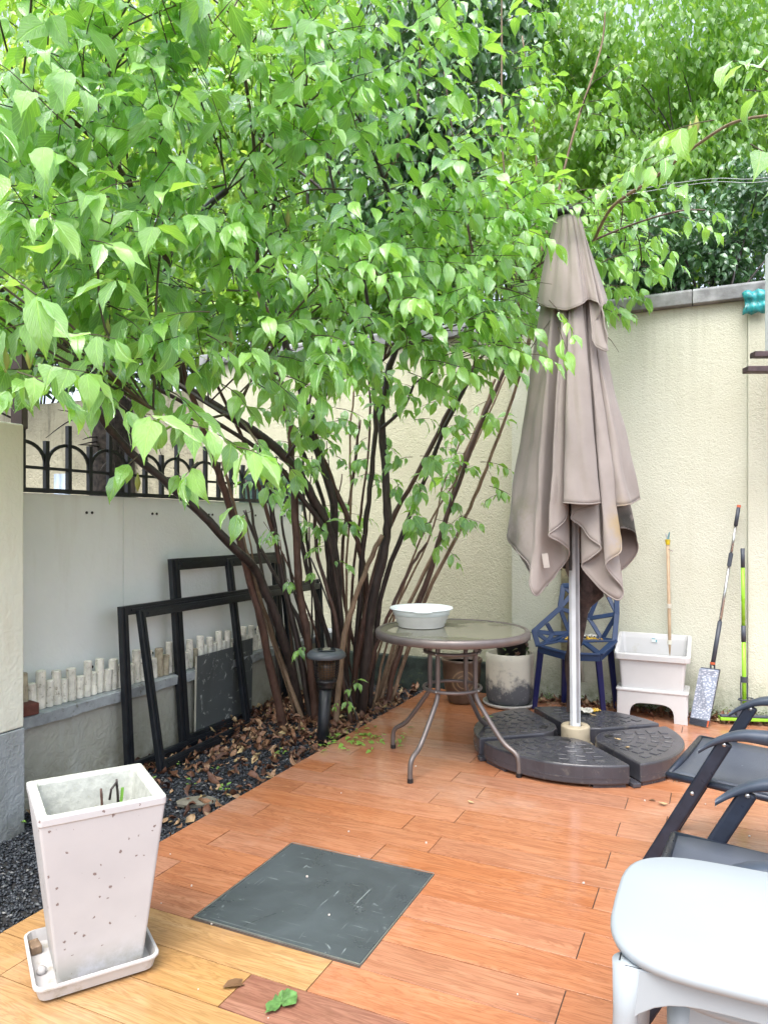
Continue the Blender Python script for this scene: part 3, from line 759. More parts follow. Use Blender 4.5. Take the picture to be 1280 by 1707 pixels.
cen = P(450, 500, 4.2)
for (cx, cy, cd), (rx, ry, rz), cnt, ls in CR:
    c = P(cx, cy, cd)
    for _ in range(int(cnt*.86)):
        a = Vector((random.gauss(0, 1), random.gauss(0, 1), random.gauss(0, 1))).normalized()*random.uniform(.25, 1)**.5
        if a.y > 0 and random.random() < .35: a.y = -a.y
        p = c+Vector((a.x*rx, a.y*ry, a.z*rz))
        out = (p-cen); out.z *= .35; out.normalize()
        ls_ = ls*1.22; d = out*.8+Vector((random.gauss(0, .45), random.gauss(-.15, .4), random.gauss(.15, .3)))
        L = random.uniform(.14, .30)
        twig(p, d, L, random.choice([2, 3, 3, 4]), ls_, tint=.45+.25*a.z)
        # connect to nearest limb
        if random.random() < .13:
            q = NP - np.array(tuple(p)); q[:, 2] += .15; i = int(np.argmin((q**2).sum(1))); s = Vector(NP[i])
            if .05 < (s-p).length < 1.0:
                mid = (s+p)/2+Vector((random.gauss(0, .05), random.gauss(0, .05), .04))
                twb.tube(smooth_pts([s, mid, p], 3), .0042, 4, caps=False)
# individual clumps seen hanging in front or low on the stems: (x, y, distance, direction, length, pairs, leaf size, tint)
HC = [
 (460,760,3.6,(.4,-.3,-.2),.18,3,.10,.5), (290,780,3.0,(.3,-.4,-.2),.14,2,.10,.6), (480,700,3.9,(.4,-.3,-.2),.18,3,.10,.45), (350,720,2.9,(.5,-.3,-.2),.18,3,.10,.6), (230,760,2.6,(-.2,-.4,-.3),.1,2,.09,.5), (440,870,3.6,(.2,-.4,-.2),.12,2,.08,.5), (520,620,3.9,(.4,-.3,-.2),.2,4,.11,.5), (420,600,3.4,(.4,-.3,-.2),.2,4,.11,.55),
 (30,620,2.1,(.5,-.3,-.1),.2,3,.10,.7), (150,640,2.5,(.5,-.3,-.2),.2,3,.10,.6), (110,620,2.3,(-.4,-.4,-.1),.18,3,.10,.5), (280,650,2.7,(.5,-.3,-.2),.22,4,.10,.55), (370,640,3.0,(.5,-.3,-.2),.22,4,.10,.5), (220,640,2.6,(-.3,-.4,-.2),.16,3,.10,.5),
 (430,640,3.3,(.4,-.3,-.2),.2,3,.10,.5), (330,690,2.9,(-.4,-.4,-.2),.15,3,.10,.5), (505,610,3.6,(.6,-.3,-.1),.24,4,.11,.6), (600,640,4.2,(.5,-.3,-.1),.22,4,.11,.5), (680,620,3.9,(.5,-.3,-.2),.22,4,.11,.6), (760,610,4.0,(.6,-.2,-.1),.22,4,.11,.6),
 (245,690,2.15,(.3,-.6,-.1),.08,2,.125,.95), (300,705,2.5,(.6,-.3,-.1),.12,2,.11,.6), (395,745,2.25,(.5,-.4,0),.10,3,.11,1.0), (330,770,2.5,(-.2,-.5,-.3),.08,2,.11,.85),
 (385,830,2.9,(.2,-.3,-.4),.08,2,.10,.5), (440,800,3.3,(.2,-.3,-.2),.10,2,.09,.5), (65,360,1.9,(.4,-.4,0),.14,3,.125,.7), (20,470,1.75,(.5,-.3,-.1),.12,2,.13,.7),
 (150,400,2.2,(.6,-.4,-.2),.12,2,.115,.8), (60,610,2.0,(.6,-.2,0),.18,3,.11,.7), (100,560,2.2,(.7,-.3,.1),.20,3,.11,.7), (200,600,2.6,(.7,-.2,.1),.2,3,.10,.6),
 (350,520,2.6,(-.6,-.4,0),.16,3,.115,.6), (660,500,3.1,(.5,-.5,.1),.18,4,.12,.85), (620,470,3.1,(.3,-.6,.2),.16,3,.12,.9), (520,560,3.0,(.6,-.4,0),.2,4,.10,.6),
 (705,600,3.6,(.8,-.2,0),.25,4,.115,.8), (820,575,3.7,(.8,-.2,.05),.22,4,.11,.8), (560,600,3.4,(.8,-.1,.0),.28,5,.10,.6),
 (1240,150,2.5,(.5,.1,.1),.2,3,.12,.7), (1190,200,2.7,(-.6,-.1,0),.2,3,.12,.75), (1250,240,2.5,(.3,-.2,-.3),.14,3,.12,.75), (1150,250,3.0,(-.6,-.1,-.1),.2,3,.12,.7), (1090,260,3.3,(-.7,0,-.1),.2,3,.11,.7),
 (1280,120,2.4,(-.3,-.1,.1),.15,3,.12,.7), (1040,300,3.8,(-.5,-.2,-.2),.2,3,.11,.65), (1100,300,3.6,(.4,-.2,-.2),.16,3,.11,.65),
 (1130,360,4.1,(.8,-.1,-.05),.22,4,.10,.75), (1070,385,4.1,(.7,-.1,-.1),.2,3,.10,.7), (1010,420,4.2,(.5,-.2,-.3),.2,3,.105,.7), (1180,352,4.1,(.7,0,-.1),.10,3,.09,.7),
 (915,500,3.45,(.4,-.2,-.5),.22,3,.095,.8), (930,545,3.4,(.1,-.2,-.8),.12,2,.11,.7), (885,590,3.6,(.6,-.2,0),.12,3,.10,.8), (1010,560,4.1,(.4,-.1,-.3),.12,3,.08,.6),
 (948,345,3.9,(.4,-.3,.1),.14,3,.09,.7), (900,340,3.9,(.8,-.1,.1),.16,3,.09,.7), (980,360,3.95,(.6,-.2,0),.12,3,.09,.7),
 (690,700,4.5,(.5,-.3,.1),.12,2,.09,.25), (700,760,4.5,(.4,-.4,0),.16,3,.10,.3), (655,690,4.4,(.5,-.4,.2),.12,2,.09,.3), (570,700,4.6,(-.4,-.4,0),.16,3,.09,.2), (540,730,4.6,(-.4,-.5,0),.12,2,.10,.3),
 (720,870,4.6,(-.4,-.4,0),.16,3,.10,.35), (765,860,4.7,(.5,-.4,0),.16,3,.09,.35), (690,850,4.5,(-.1,-.5,-.1),.12,3,.105,.25), (800,770,4.9,(.7,-.2,0),.22,4,.075,.35), (815,810,4.9,(.6,-.2,-.2),.16,3,.075,.3),
 (740,900,4.6,(-.3,-.3,-.3),.12,2,.09,.3), (570,865,4.7,(.3,-.4,0),.12,2,.085,.35), (480,965,4.5,(.1,-.5,0),.08,2,.06,.45), (550,935,4.6,(.4,-.4,.1),.16,3,.07,.4), (500,1080,4.5,(.1,-.5,.1),.1,2,.06,.5),
 (560,680,4.7,(.5,-.2,0),.2,3,.09,.25), (530,640,4.6,(-.4,-.3,0),.16,3,.085,.3), (640,640,4.5,(.4,-.4,-.1),.14,3,.10,.4), (620,790,4.7,(-.3,-.3,0),.12,2,.07,.35), (460,880,4.5,(.1,-.5,-.1),.08,2,.07,.4),
 (730,655,4.5,(.5,-.3,0),.18,3,.095,.5), (470,620,4.2,(-.4,-.3,-.1),.16,3,.10,.4), (420,680,4.2,(.3,-.3,0),.14,3,.07,.4), (590,1130,4.6,(.1,-.5,.1),.1,2,.055,.5), (575,1165,4.5,(.1,-.5,.1),.1,2,.05,.6),
 (640,740,4.5,(.3,-.4,-.1),.14,3,.095,.25), (690,800,4.5,(.2,-.4,-.1),.14,3,.09,.25), (560,760,4.7,(.2,-.4,-.1),.16,3,.075,.25),
]
for x, y, d, dr, L, nn, ls, ti in HC: 
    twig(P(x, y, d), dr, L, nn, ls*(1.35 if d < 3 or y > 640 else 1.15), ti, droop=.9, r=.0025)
    if y > 640 and d > 4.3: twig(P(x, y, d)+Vector((random.gauss(0, .06), 0, random.gauss(0, .06))), (-dr[0], dr[1], dr[2]), L, nn, ls*1.1, ti, droop=.9, r=.002)
lowp = []
for p, r1 in nodes:
    y_ = HY-(p.z-CH)*F/p.y; x_ = CX+p.x*F/p.y
    if 600 < y_ < 900 and 420 < x_ < 820: lowp.append(p)
for _ in range(85):
    p = random.choice(lowp); twig(p, (random.gauss(0, .6), random.gauss(-.5, .3), random.gauss(.1, .2)), random.uniform(.08, .2), random.choice([2, 3, 3]), random.uniform(.09, .15), random.uniform(.1, .6), .8, .002)
LP, LD, LN, LS, LT = map(np.array, (LP, LD, LN, LS, LT))
# no leaf closer to the lens than about 1.6 m, none inside the umbrella canopy
dist = LP[:, 1]; ok = dist > 1.55
ux = (LP[:, 0]-1.05); uy = LP[:, 1]-4.03; ok &= ~((ux**2+uy**2 < .30**2) & (LP[:, 2] < 2.95))
LP, LD, LN, LS, LT = LP[ok], LD[ok], LN[ok], LS[ok], LT[ok]
b0 = np.array(tuple(BASE))
px = CX+LP[:, 0]*F/LP[:, 1]; py = HY-(LP[:, 2]-CH)*F/LP[:, 1]
inf = (px > 5) & (px < 1275) & (py > 5)
score = np.where(inf, LS/LP[:, 1], 0); order = np.argsort(-score); big = order[:296]; rest = order[296:]
lmesh = []
for k, (tv, tf, tu) in enumerate(LEAF):
    for tt_ in (.25, .55, .9):
        o = np_mesh('leaf', tv, tf, M['leaf'], None, tu, np.full(len(tv), tt_), True, None); lmesh.append((tt_, o.data)); bpy.data.objects.remove(o)
Rm = frames(LD[big], LN[big])
for i, j in enumerate(big):
    tt_ = min((.25, .55, .9), key=lambda q: abs(q-LT[j])); me = random.choice([m for t_, m in lmesh if t_ == tt_])
    o = bpy.data.objects.new('leaf', me); COL.objects.link(o); o.parent = tree
    mm = Matrix([[*Rm[i][r_]] for r_ in range(3)]).to_4x4(); mm.translation = Vector(LP[j]-b0)
    o.matrix_local = mm @ Matrix.Scale(float(LS[j]), 4)
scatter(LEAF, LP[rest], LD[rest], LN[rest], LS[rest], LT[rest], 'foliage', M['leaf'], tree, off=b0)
twb.build('twigs', M['twig'], tree, world=True, smooth=True, kind='stuff')
M['pod'] = simple('seed_pod', (.26, .28, .06), .6, bump=.4)
for x, y, d in ((57, 535, 2.3), (50, 590, 2.25), (10, 595, 2.2), (180, 545, 2.6), (200, 555, 2.65), (480, 360, 3.2), (385, 560, 3), (268, 518, 2.9), (1160, 205, 2.8), (1150, 215, 2.8), (645, 215, 3.6), (230, 800, 3.0)):
    p = P(x, y, d); MB().lathe([(.002, .03), (.004, .02), (.011, .0), (.013, -.015), (.008, -.032), (.004, -.042), (.002, -.048)], p, 8).build('seed_pod', M['pod'], tree, world=True, smooth=True)

# ================================================================== BACKGROUND TREES
def bgtree(name, label, cat, base, trunk_h, crowns, leaf, size, m, tint=(.5, .25), hang=.3, trunk_r=.09, bark='bark_dark', seed=1):
    rg = np.random.default_rng(seed); t = thing(name, label, cat, base); bz = Vector(base)
    c0 = Vector(crowns[0][0]); pts = smooth_pts([bz-Vector((0, 0, .1)), bz+Vector((.1, 0, trunk_h*.5)), bz+Vector((0, .1, trunk_h))], 4)
    MB().tube(pts, [lerp(trunk_r, trunk_r*.6, i/(len(pts)-1)) for i in range(len(pts))], 9, jit=.06).build('trunk', M[bark], t, world=True, smooth=True)
    lim = MB(); PP, DD, NN = [], [], []
    for c, r, n in crowns:
        c = np.array(c, float); r = np.array(r, float)
        top = np.array(tuple(pts[-1]))
        for _ in range(5):
            e = c+rg.normal(0, .45, 3)*r
            lim.tube(smooth_pts([Vector(top), Vector((top+e)/2+rg.normal(0, .15, 3)), Vector(e)], 4), [trunk_r*.35*(1-.7*i/8) for i in range(9)], 5, caps=False)
        nc = max(6, n//26); cc = rg.normal(0, 1, (nc, 3)); cc /= np.linalg.norm(cc, axis=1, keepdims=True); cc *= rg.uniform(.25, 1, (nc, 1))**.6
        k = rg.integers(0, nc, n); cl = c+cc*r
        p = cl[k]+rg.normal(0, 1, (n, 3))*np.array([.17, .17, .11])*np.mean(r)*.8
        a = rg.uniform(0, 6.28, n); D = np.stack([np.cos(a), np.sin(a), -hang*2+rg.normal(0, .3, n)], 1)
        NNn = np.stack([rg.normal(0, .5, n), rg.normal(-.25, .5, n), np.ones(n)], 1)
        PP.append(p); DD.append(D); NN.append(NNn)
    PP, DD, NN = map(np.concatenate, (PP, DD, NN)); n = len(PP)
    lim.build('limbs', M[bark], t, world=True, smooth=True)
    scatter(leaf, PP, DD, NN, rg.uniform(.75, 1.15, n)*size, np.clip(rg.normal(*tint, n), 0, 1), 'crown', m, t, off=np.array(tuple(bz)))
    return t
def at(x, y, d): return tuple(P(x, y, d))
def gnd(x, d): return ((x-CX)*d/F, d, -.12)
bgtree('broadleaf_tree', 'dark evergreen tree with long glossy leaves rising behind the shrub', 'tree', gnd(730, 7.6), 3.6,
       [(at(730,130,7.6),(1.0,.8,1.3),5200), (at(640,300,7.8),(.9,.7,.8),2600), (at(820,0,8.0),(.7,.7,.7),2000)], SMALL, .13, M['bg_dark'], (.45, .25), .5, seed=2)
bgtree('camphor_tree', 'yellow-green small-leaved tree beyond the wall right of the umbrella top', 'tree', gnd(1010, 9.5), 4.2,
       [(at(1030,230,9.5),(1.5,1.1,1.0),7500), (at(900,330,9.8),(1.0,.8,.8),3200), (at(1200,300,10),(1.1,.9,.7),4200)], FARL, .125, M['bg_yel'], (.45, .3), .35, seed=3, trunk_r=.05)
bgtree('broadleaf_tree', 'tall mid-green tree with fine hanging leaves in the upper right', 'tree', gnd(1180, 8.0), 4.8,
       [(at(1120,60,8.2),(1.5,.9,.8),5200), (at(1240,150,8),(.8,.8,.7),3000), (at(930,60,8.6),(.7,.7,.6),1700), (at(1150,290,8.1),(1.1,.6,.55),3800), (at(1000,250,8.3),(.7,.5,.5),1600)], FARL, .11, M['bg_mid'], (.5, .28), .75, seed=4, trunk_r=.03)
bgtree('evergreen_shrub', 'dark round-leaved shrub just above the coping right of the umbrella', 'shrub', gnd(1160, 6.4), 2.7,
       [(at(1130,400,6.4),(.62,.45,.42),1900), (at(1250,360,6.4),(.5,.45,.5),1500), (at(1060,430,6.6),(.4,.4,.3),900), (at(1150,470,6.6),(.9,.3,.25),1500)], SMALL, .085, M['bg_dark'], (.35, .22), .35, seed=5, trunk_r=.05)
bgtree('broadleaf_tree', 'bright green tree filling the gaps behind the left of the shrub crown', 'tree', gnd(200, 8.2), 3.6,
       [(at(200,200,8.2),(1.8,1.0,1.3),7000), (at(100,430,8.0),(1.4,.8,.7),3600), (at(20,60,8.6),(1.3,.8,1.0),3600), (at(330,530,8.0),(1.3,.6,.45),3000), (at(380,60,8.8),(1.2,.9,.9),3400)], SMALL, .12, M['bg_pale'], (.5, .25), .4, seed=6)
bgtree('broadleaf_tree', 'leafy green tree beyond the wall directly behind the shrub centre', 'tree', gnd(500, 8.6), 3.8,
       [(at(500,180,8.8),(1.3,1.0,1.3),6000), (at(480,440,8.2),(1.3,.8,.7),4200), (at(600,520,8.0),(1.3,.6,.45),3000)], SMALL, .115, M['bg_mid'], (.45, .25), .4, seed=7)
bgtree('evergreen_shrub', 'dark thicket with tangled twigs above the fence at the left edge', 'shrub', gnd(60, 9.2), 2.6,
       [(at(70,580,8.9),(1.3,.5,.55),3400), (at(230,590,9),(1.0,.5,.42),2200), (at(-60,500,9),(.9,.5,.9),1700)], SMALL, .11, M['bg_dark'], (.35, .25), .35, seed=8, trunk_r=.05)
bgtree('broadleaf_tree', 'shaded green tree behind the wall between shrub and umbrella', 'tree', gnd(860, 7.4), 3.0,
       [(at(850,400,7.4),(.9,.6,.7),3600), (at(1000,430,7.6),(.7,.5,.45),2200), (at(700,440,7.4),(.8,.5,.5),2400)], SMALL, .10, M['bg_mid'], (.25, .2), .4, seed=9)
bgtree('camphor_tree', 'far pale green tree seen behind everything at the top centre', 'tree', gnd(700, 13), 5.5,
       [(at(620,120,13),(3.0,1.5,2.2),9000), (at(1000,380,13),(3.2,1.2,1.2),7000), (at(250,350,13),(3.4,1.2,1.8),8000)], FARL, .17, M['bg_pale'], (.4, .25), .4, seed=10, trunk_r=.15)
bgtree('broadleaf_tree', 'far green tree beyond the wall at the right edge', 'tree', gnd(1330, 12), 5.0,
       [(at(1250,330,12),(1.8,1.2,1.3),6000), (at(1330,120,12),(1.6,1.2,1.4),4500)], FARL, .15, M['bg_mid'], (.5, .25), .45, seed=11, trunk_r=.15)

# palm with dead fibre beyond the fence
M['fibre'] = simple('palm_fibre', (.028, .022, .018), .95, var=.6, nscale=30, bump=1, bscale=60)
pb = P(190, 800, 4.6); palm = thing('palm', 'dark fibrous palm trunk with dead frond stalks behind the iron fence', 'palm', (pb.x, pb.y, -.12))
pts = [Vector((pb.x+.03*math.sin(z*3), pb.y, z)) for z in np.linspace(-.12, 2.45, 12)]
MB().tube(pts, [.085, .085, .085, .088, .09, .095, .10, .105, .11, .11, .10, .05], 14, jit=.16).build('trunk', M['fibre'], palm, world=True, smooth=True)
fb = MB()
for i in range(620):
    z = random.uniform(1.2, 2.3); a = random.uniform(0, 6.28); c = Vector((pb.x+math.cos(a)*.08, pb.y+math.sin(a)*.08, z))
    o_ = Vector((math.cos(a)*random.uniform(.01, .05), math.sin(a)*.03, -random.uniform(.05, .16))); fb.bar(c, c+o_, .004, .002, taper=.3)
fb.build('fibre', M['fibre'], palm, world=True, kind='stuff')
for x0, y0, x1, y1, x2, y2 in ((170,690,120,700,77,730),(165,728,150,729,138,733),(165,735,150,738,130,742),(170,745,150,742,134,742),(175,700,140,690,97,683),(190,640,260,600,330,640),(190,640,120,610,60,650),(195,650,240,690,270,760),(180,770,172,778,168,784)):
    MB().tube(smooth_pts([P(x0, y0, 4.55), P(x1, y1, 4.35), P(x2, y2, 4.2)], 5), [.008*(1-.08*i) for i in range(11)], 6).build('frond_stalk', M['fibre'], palm, world=True, smooth=True)

# greenhouse-green sheet behind fence
M['green_sheet'] = simple('green_sheet', (.05, .10, .085), .25, var=.4, nscale=9, dirt=(.04, .07, .05))
o = MB().box(P(452, 822, 5.75), (.5, .02, .3), Euler((R(-8), 0, R(10))).to_matrix()).build('plastic_sheet', M['green_sheet'], world=True); tag(o, 'dull green translucent sheet behind the far end of the fence', 'sheet')
# overhead wires
M['wire'] = simple('wire', (.30, .32, .32), .5)
for q, (ya, yb) in enumerate(((306, 286), (312, 292))):
    a, b = P(1120, ya, 6.1), P(1420, yb-6, 5.2); md = (a+b)/2-Vector((0, 0, .02))
    e0 = P(700, 380+q*8, 7.5)
    o = MB().tube(smooth_pts([e0, a, md, b, P(1900, 270+q*6, 4.2)], 5), .0035, 5).build('cable', M['wire'], world=True, smooth=True)
    tag(o, ['thin grey cable crossing above the right wall, the upper one', 'thin grey cable crossing above the right wall, the lower one'][q], 'cable')

# ================================================================== UMBRELLA
UC = Vector((1.07, 4.03, 0))
umb = thing('garden_umbrella', 'closed taupe garden umbrella on a pale grey pole', 'umbrella', UC)
def m_fabric():
    m, t, b = mat('taupe_fabric'); g = N(t); v = g.coord('Object'); s = g.sep(v)
    n = g.noise(v, 3, 5, .6); c = g.ramp(n, [(.3, (.265, .228, .210)), (.7, (.34, .298, .278))])
    n3 = g.noise(v, 9, 6, .7)
    # mildew low on the right flap, yellow stain on the fold beside it
    def blob(cx, cy, cz, r, sx=1, sz=1):
        mp = g.n('ShaderNodeMapping', vector_type='POINT'); mp.inputs['Location'].default_value = (-cx/sx, -cy, -cz/sz); mp.inputs['Scale'].default_value = (1/sx, 1, 1/sz)
        g.l(v, mp.inputs[0]); ln = g.n('ShaderNodeVectorMath', operation='LENGTH'); g.l(mp.outputs[0], ln.inputs[0])
        return g.math('MULTIPLY', g.mapr(ln.outputs['Value'], r*.45, r, 1, 0), 1.0)
    k1 = g.math('MULTIPLY', blob(.25, -.14, 1.25, .27, .8, .6), g.mapr(n3, .36, .48)); c = g.mix(g.math('MULTIPLY', k1, .95), c, (.035, .036, .030))
    k2 = g.math('MULTIPLY', blob(.16, -.33, 1.22, .22, .5, 1), g.mapr(n3, .38, .62)); c = g.mix(g.math('MULTIPLY', k2, .7), c, (.38, .27, .11))
    k3 = g.math('MULTIPLY', blob(-.33, -.10, 1.30, .2, .5, 1.1), g.mapr(n3, .42, .6)); c = g.mix(g.math('MULTIPLY', k3, .6), c, (.20, .19, .13))
    k4 = g.math('MULTIPLY', blob(-.38, 0, 1.18, .14, .7, 1), g.mapr(n3, .3, .5)); c = g.mix(g.math('MULTIPLY', k4, .6), c, (.07, .06, .05))
    g.l(c, b.inputs['Base Color']); b.inputs['Roughness'].default_value = .75
    b.inputs['Sheen Weight'].default_value = .15
    wv = g.noise(v, 700, 2); g.bump(g.math('ADD', wv, g.math('MULTIPLY', g.noise(v, 22, 3), 1.6)), .25, .003, b)
    tr = g.n('ShaderNodeBsdfTranslucent'); g.l(c, tr.inputs['Color']); mx = g.n('ShaderNodeMixShader'); mx.inputs[0].default_value = .12
    g.l(b.outputs[0], mx.inputs[1]); g.l(tr.outputs[0], mx.inputs[2]); out = [x for x in t.nodes if x.type == 'OUTPUT_MATERIAL'][0]; g.l(mx.outputs[0], out.inputs[0])
    return m
M['taupe'] = m_fabric()
def interp(x, pts):
    return float(np.interp(x, [p[0] for p in pts], [p[1] for p in pts]))
def hem_canopy(hem, ztop, rtop, xtop, zref, pw, rows, cx=957.0, amp=.006, rough=4):
    D0 = 4.03
    pts = [Vector(((x-cx)/F*(D0+y), y, CH-(py-HY)*(D0+y)/F)) for x, py, y in hem]; n = len(pts); dense = []
    for i in range(n):
        a, b, c, d = pts[i-1], pts[i], pts[(i+1) % n], pts[(i+2) % n]
        for k in range(rough):
            t = k/rough; dense.append(.5*((2*b)+(c-a)*t+(2*a-5*b+4*c-d)*t*t+(3*b-a-3*c+d)*t**3))
    N_ = len(dense); cum = [0]
    for i in range(N_): cum.append(cum[-1]+(dense[(i+1) % N_]-dense[i]).xy.length+.004)
    def g_(z): return max(0, (ztop-z)/(ztop-zref))**pw
    def fn(i, j):
        h = dense[i]; t = j/(rows-1); z = lerp(ztop, h.z, t); a = math.pi+2*math.pi*cum[i]/cum[-1]
        ring = Vector((math.cos(a)*rtop+xtop, math.sin(a)*rtop, 0)); f = g_(z)/g_(h.z); m = Vector((h.x, h.y, 0))
        # folds tighten toward the top
        p = ring+(m-ring)*f; e = amp*math.sin(z*9+i*.35)*t+amp*.7*math.sin(z*21+i*.8)*t*t
        r_ = m.normalized() if m.length > .01 else Vector((1, 0, 0)); p += r_*e
        ph = cum[i]/cum[-1]*17+.5*math.sin(i*.07+z); v_ = abs(ph % 1-.5)*2
        p -= r_*.026*max(0, (v_-.55)/.45)**1.3*min(1, t*8)*(1-.55*t)
        return (p.x, p.y, z)
    edge = MB().tube([Vector(fn(i, rows-1))*1.0 for i in range(N_)], .0042, 5, closed=True)
    edge.build('hem_binding', M['taupe'], umb, smooth=True)
    return MB().grid(fn, N_, rows, closed_u=True)
hem1 = [(848,890,.06), (845,905,-.02), (852,922,-.12), (866,944,-.20), (863,975,-.24), (871,993,-.25), (888,977,-.20), (909,961,-.15), (928,940,-.13), (931,920,-.19), (905,903,-.29), (884,892,-.32),
        (900,880,-.31), (917,866,-.27), (924,850,-.23), (914,841,-.30), (908,838,-.355), (930,840,-.385), (952,840,-.375), (968,838,-.34), (955,845,-.29), (935,853,-.26), (928,865,-.26), (944,878,-.28), (955,897,-.30), (972,913,-.32),
        (958,930,-.29), (946,943,-.25), (965,970,-.28), (987,992,-.31), (1002,1000,-.32), (1009,985,-.32), (990,960,-.34), (976,943,-.36), (985,930,-.37), (1003,916,-.35), (1004,885,-.31), (998,848,-.27),
        (1012,842,-.32), (1035,838,-.25), (1053,831,-.14), (1030,842,-.13), (1003,855,-.17), (1004,878,-.20), (1030,880,-.15), (1053,889,-.08), (1061,914,-.01), (1048,940,.03), (1020,962,.02), (1010,970,-.02), (1012,995,.05),
        (1004,960,.12), (985,940,.19), (968,968,.22), (945,930,.20), (925,962,.12), (911,977,.08), (893,955,.12), (880,930,.17), (862,915,.12)]
hem_canopy(hem1, 2.96, .066, -.045, .88, .90, 70).build('canopy', M['taupe'], umb, smooth=True, solid=.003)
hem2 = [(897,500,.06), (893,508,-.06), (905,512,-.13), (922,516,-.19), (938,512,-.225), (950,505,-.235), (958,500,-.205), (963,499,-.18), (970,501,-.22), (978,509,-.235), (978,525,-.215), (970,545,-.20), (968,566,-.215), (977,580,-.235), (990,584,-.24),
        (990,560,-.235), (986,535,-.225), (985,510,-.21), (993,505,-.18), (1002,500,-.11), (993,510,-.07), (995,530,-.04), (1005,548,.02), (1002,560,.07), (985,540,.14), (965,520,.18), (940,528,.18), (915,520,.14)]
hem_canopy(hem2, 2.985, .070, -.045, 2.24, .88, 44, amp=.003).build('vent_canopy', M['taupe'], umb, smooth=True, solid=.003)
M['black_plastic'] = simple('black_plastic', (.012, .012, .014), .4, nscale=20)
tl = Euler((R(4), R(-6), 0)).to_matrix()
MB().lathe([(.0, .055), (.02, .05), (.03, .03), (.085, .026), (.10, .012), (.10, .0), (.07, -.014), (.0, -.014)], (-.045, 0, 3.0), 28, tl).build('finial', M['black_plastic'], umb, smooth=True, bevel=.003)
M['pole'] = simple('pole_paint', (.62, .66, .70), .35, 0.0, var=.08)
mb = MB(); mb.tube([(0, 0, .10), (-.01, 0, 1.4), (-.045, 0, 2.96)], .030, 8); mb.build('pole', M['pole'], umb, bevel=.002)
M['grey_strip'] = simple('pole_groove', (.30, .31, .33), .4, .4)
MB().bar((.006, -.0290, .17), (-.002, -.0292, 1.35), .016, .003, up=(0, 1, 0)).build('groove', M['grey_strip'], umb)
M['tag_white'] = simple('care_label', (.38, .34, .31), .7)
MB().bar((-.225, -.24, 1.12), (-.215, -.245, 1.045), .032, .001, up=(0, 1, 0)).build('care_tag', M['tag_white'], umb)
# ribs glimpsed under hem
M['rib'] = simple('rib_dark', (.03, .025, .022), .5)
for a in range(0, 360, 45):
    q = R(a+20); MB().tube([(math.sin(q)*.05-.03, -math.cos(q)*.05, 2.8), (math.sin(q)*.09-.01, -math.cos(q)*.09, 1.02)], .009, 6).build('rib', M['rib'], umb)
# dark wrapped cloth hanging behind the pole
M['brown_cloth'] = simple('brown_cloth', (.045, .028, .024), .85, var=.5, nscale=20, bump=.8, bscale=30)
def bc(i, j):
    t = j/27; a = i/14*2*math.pi; z = lerp(1.05, .20, t)
    w = interp(t, [(0, .05), (.12, .085), (.22, .10), (.30, .045), (.6, .050), (.8, .035), (1, .02)])*(1+.25*math.sin(a*3+t*9)+.15*math.sin(a*5-t*17))
    return (.055-.02*t+interp(t, [(0, .02), (.2, .05), (.3, .02), (.62, -.03), (1, -.045)])+math.cos(a)*w*.75, .10+math.sin(a)*w*.5, z)
o = MB().grid(bc, 14, 28, closed_u=True).build('hanging_cloth', M['brown_cloth'], None, smooth=True); o.location = UC; tag(o, 'crumpled dark brown cloth strip hanging behind the umbrella pole', 'cloth')

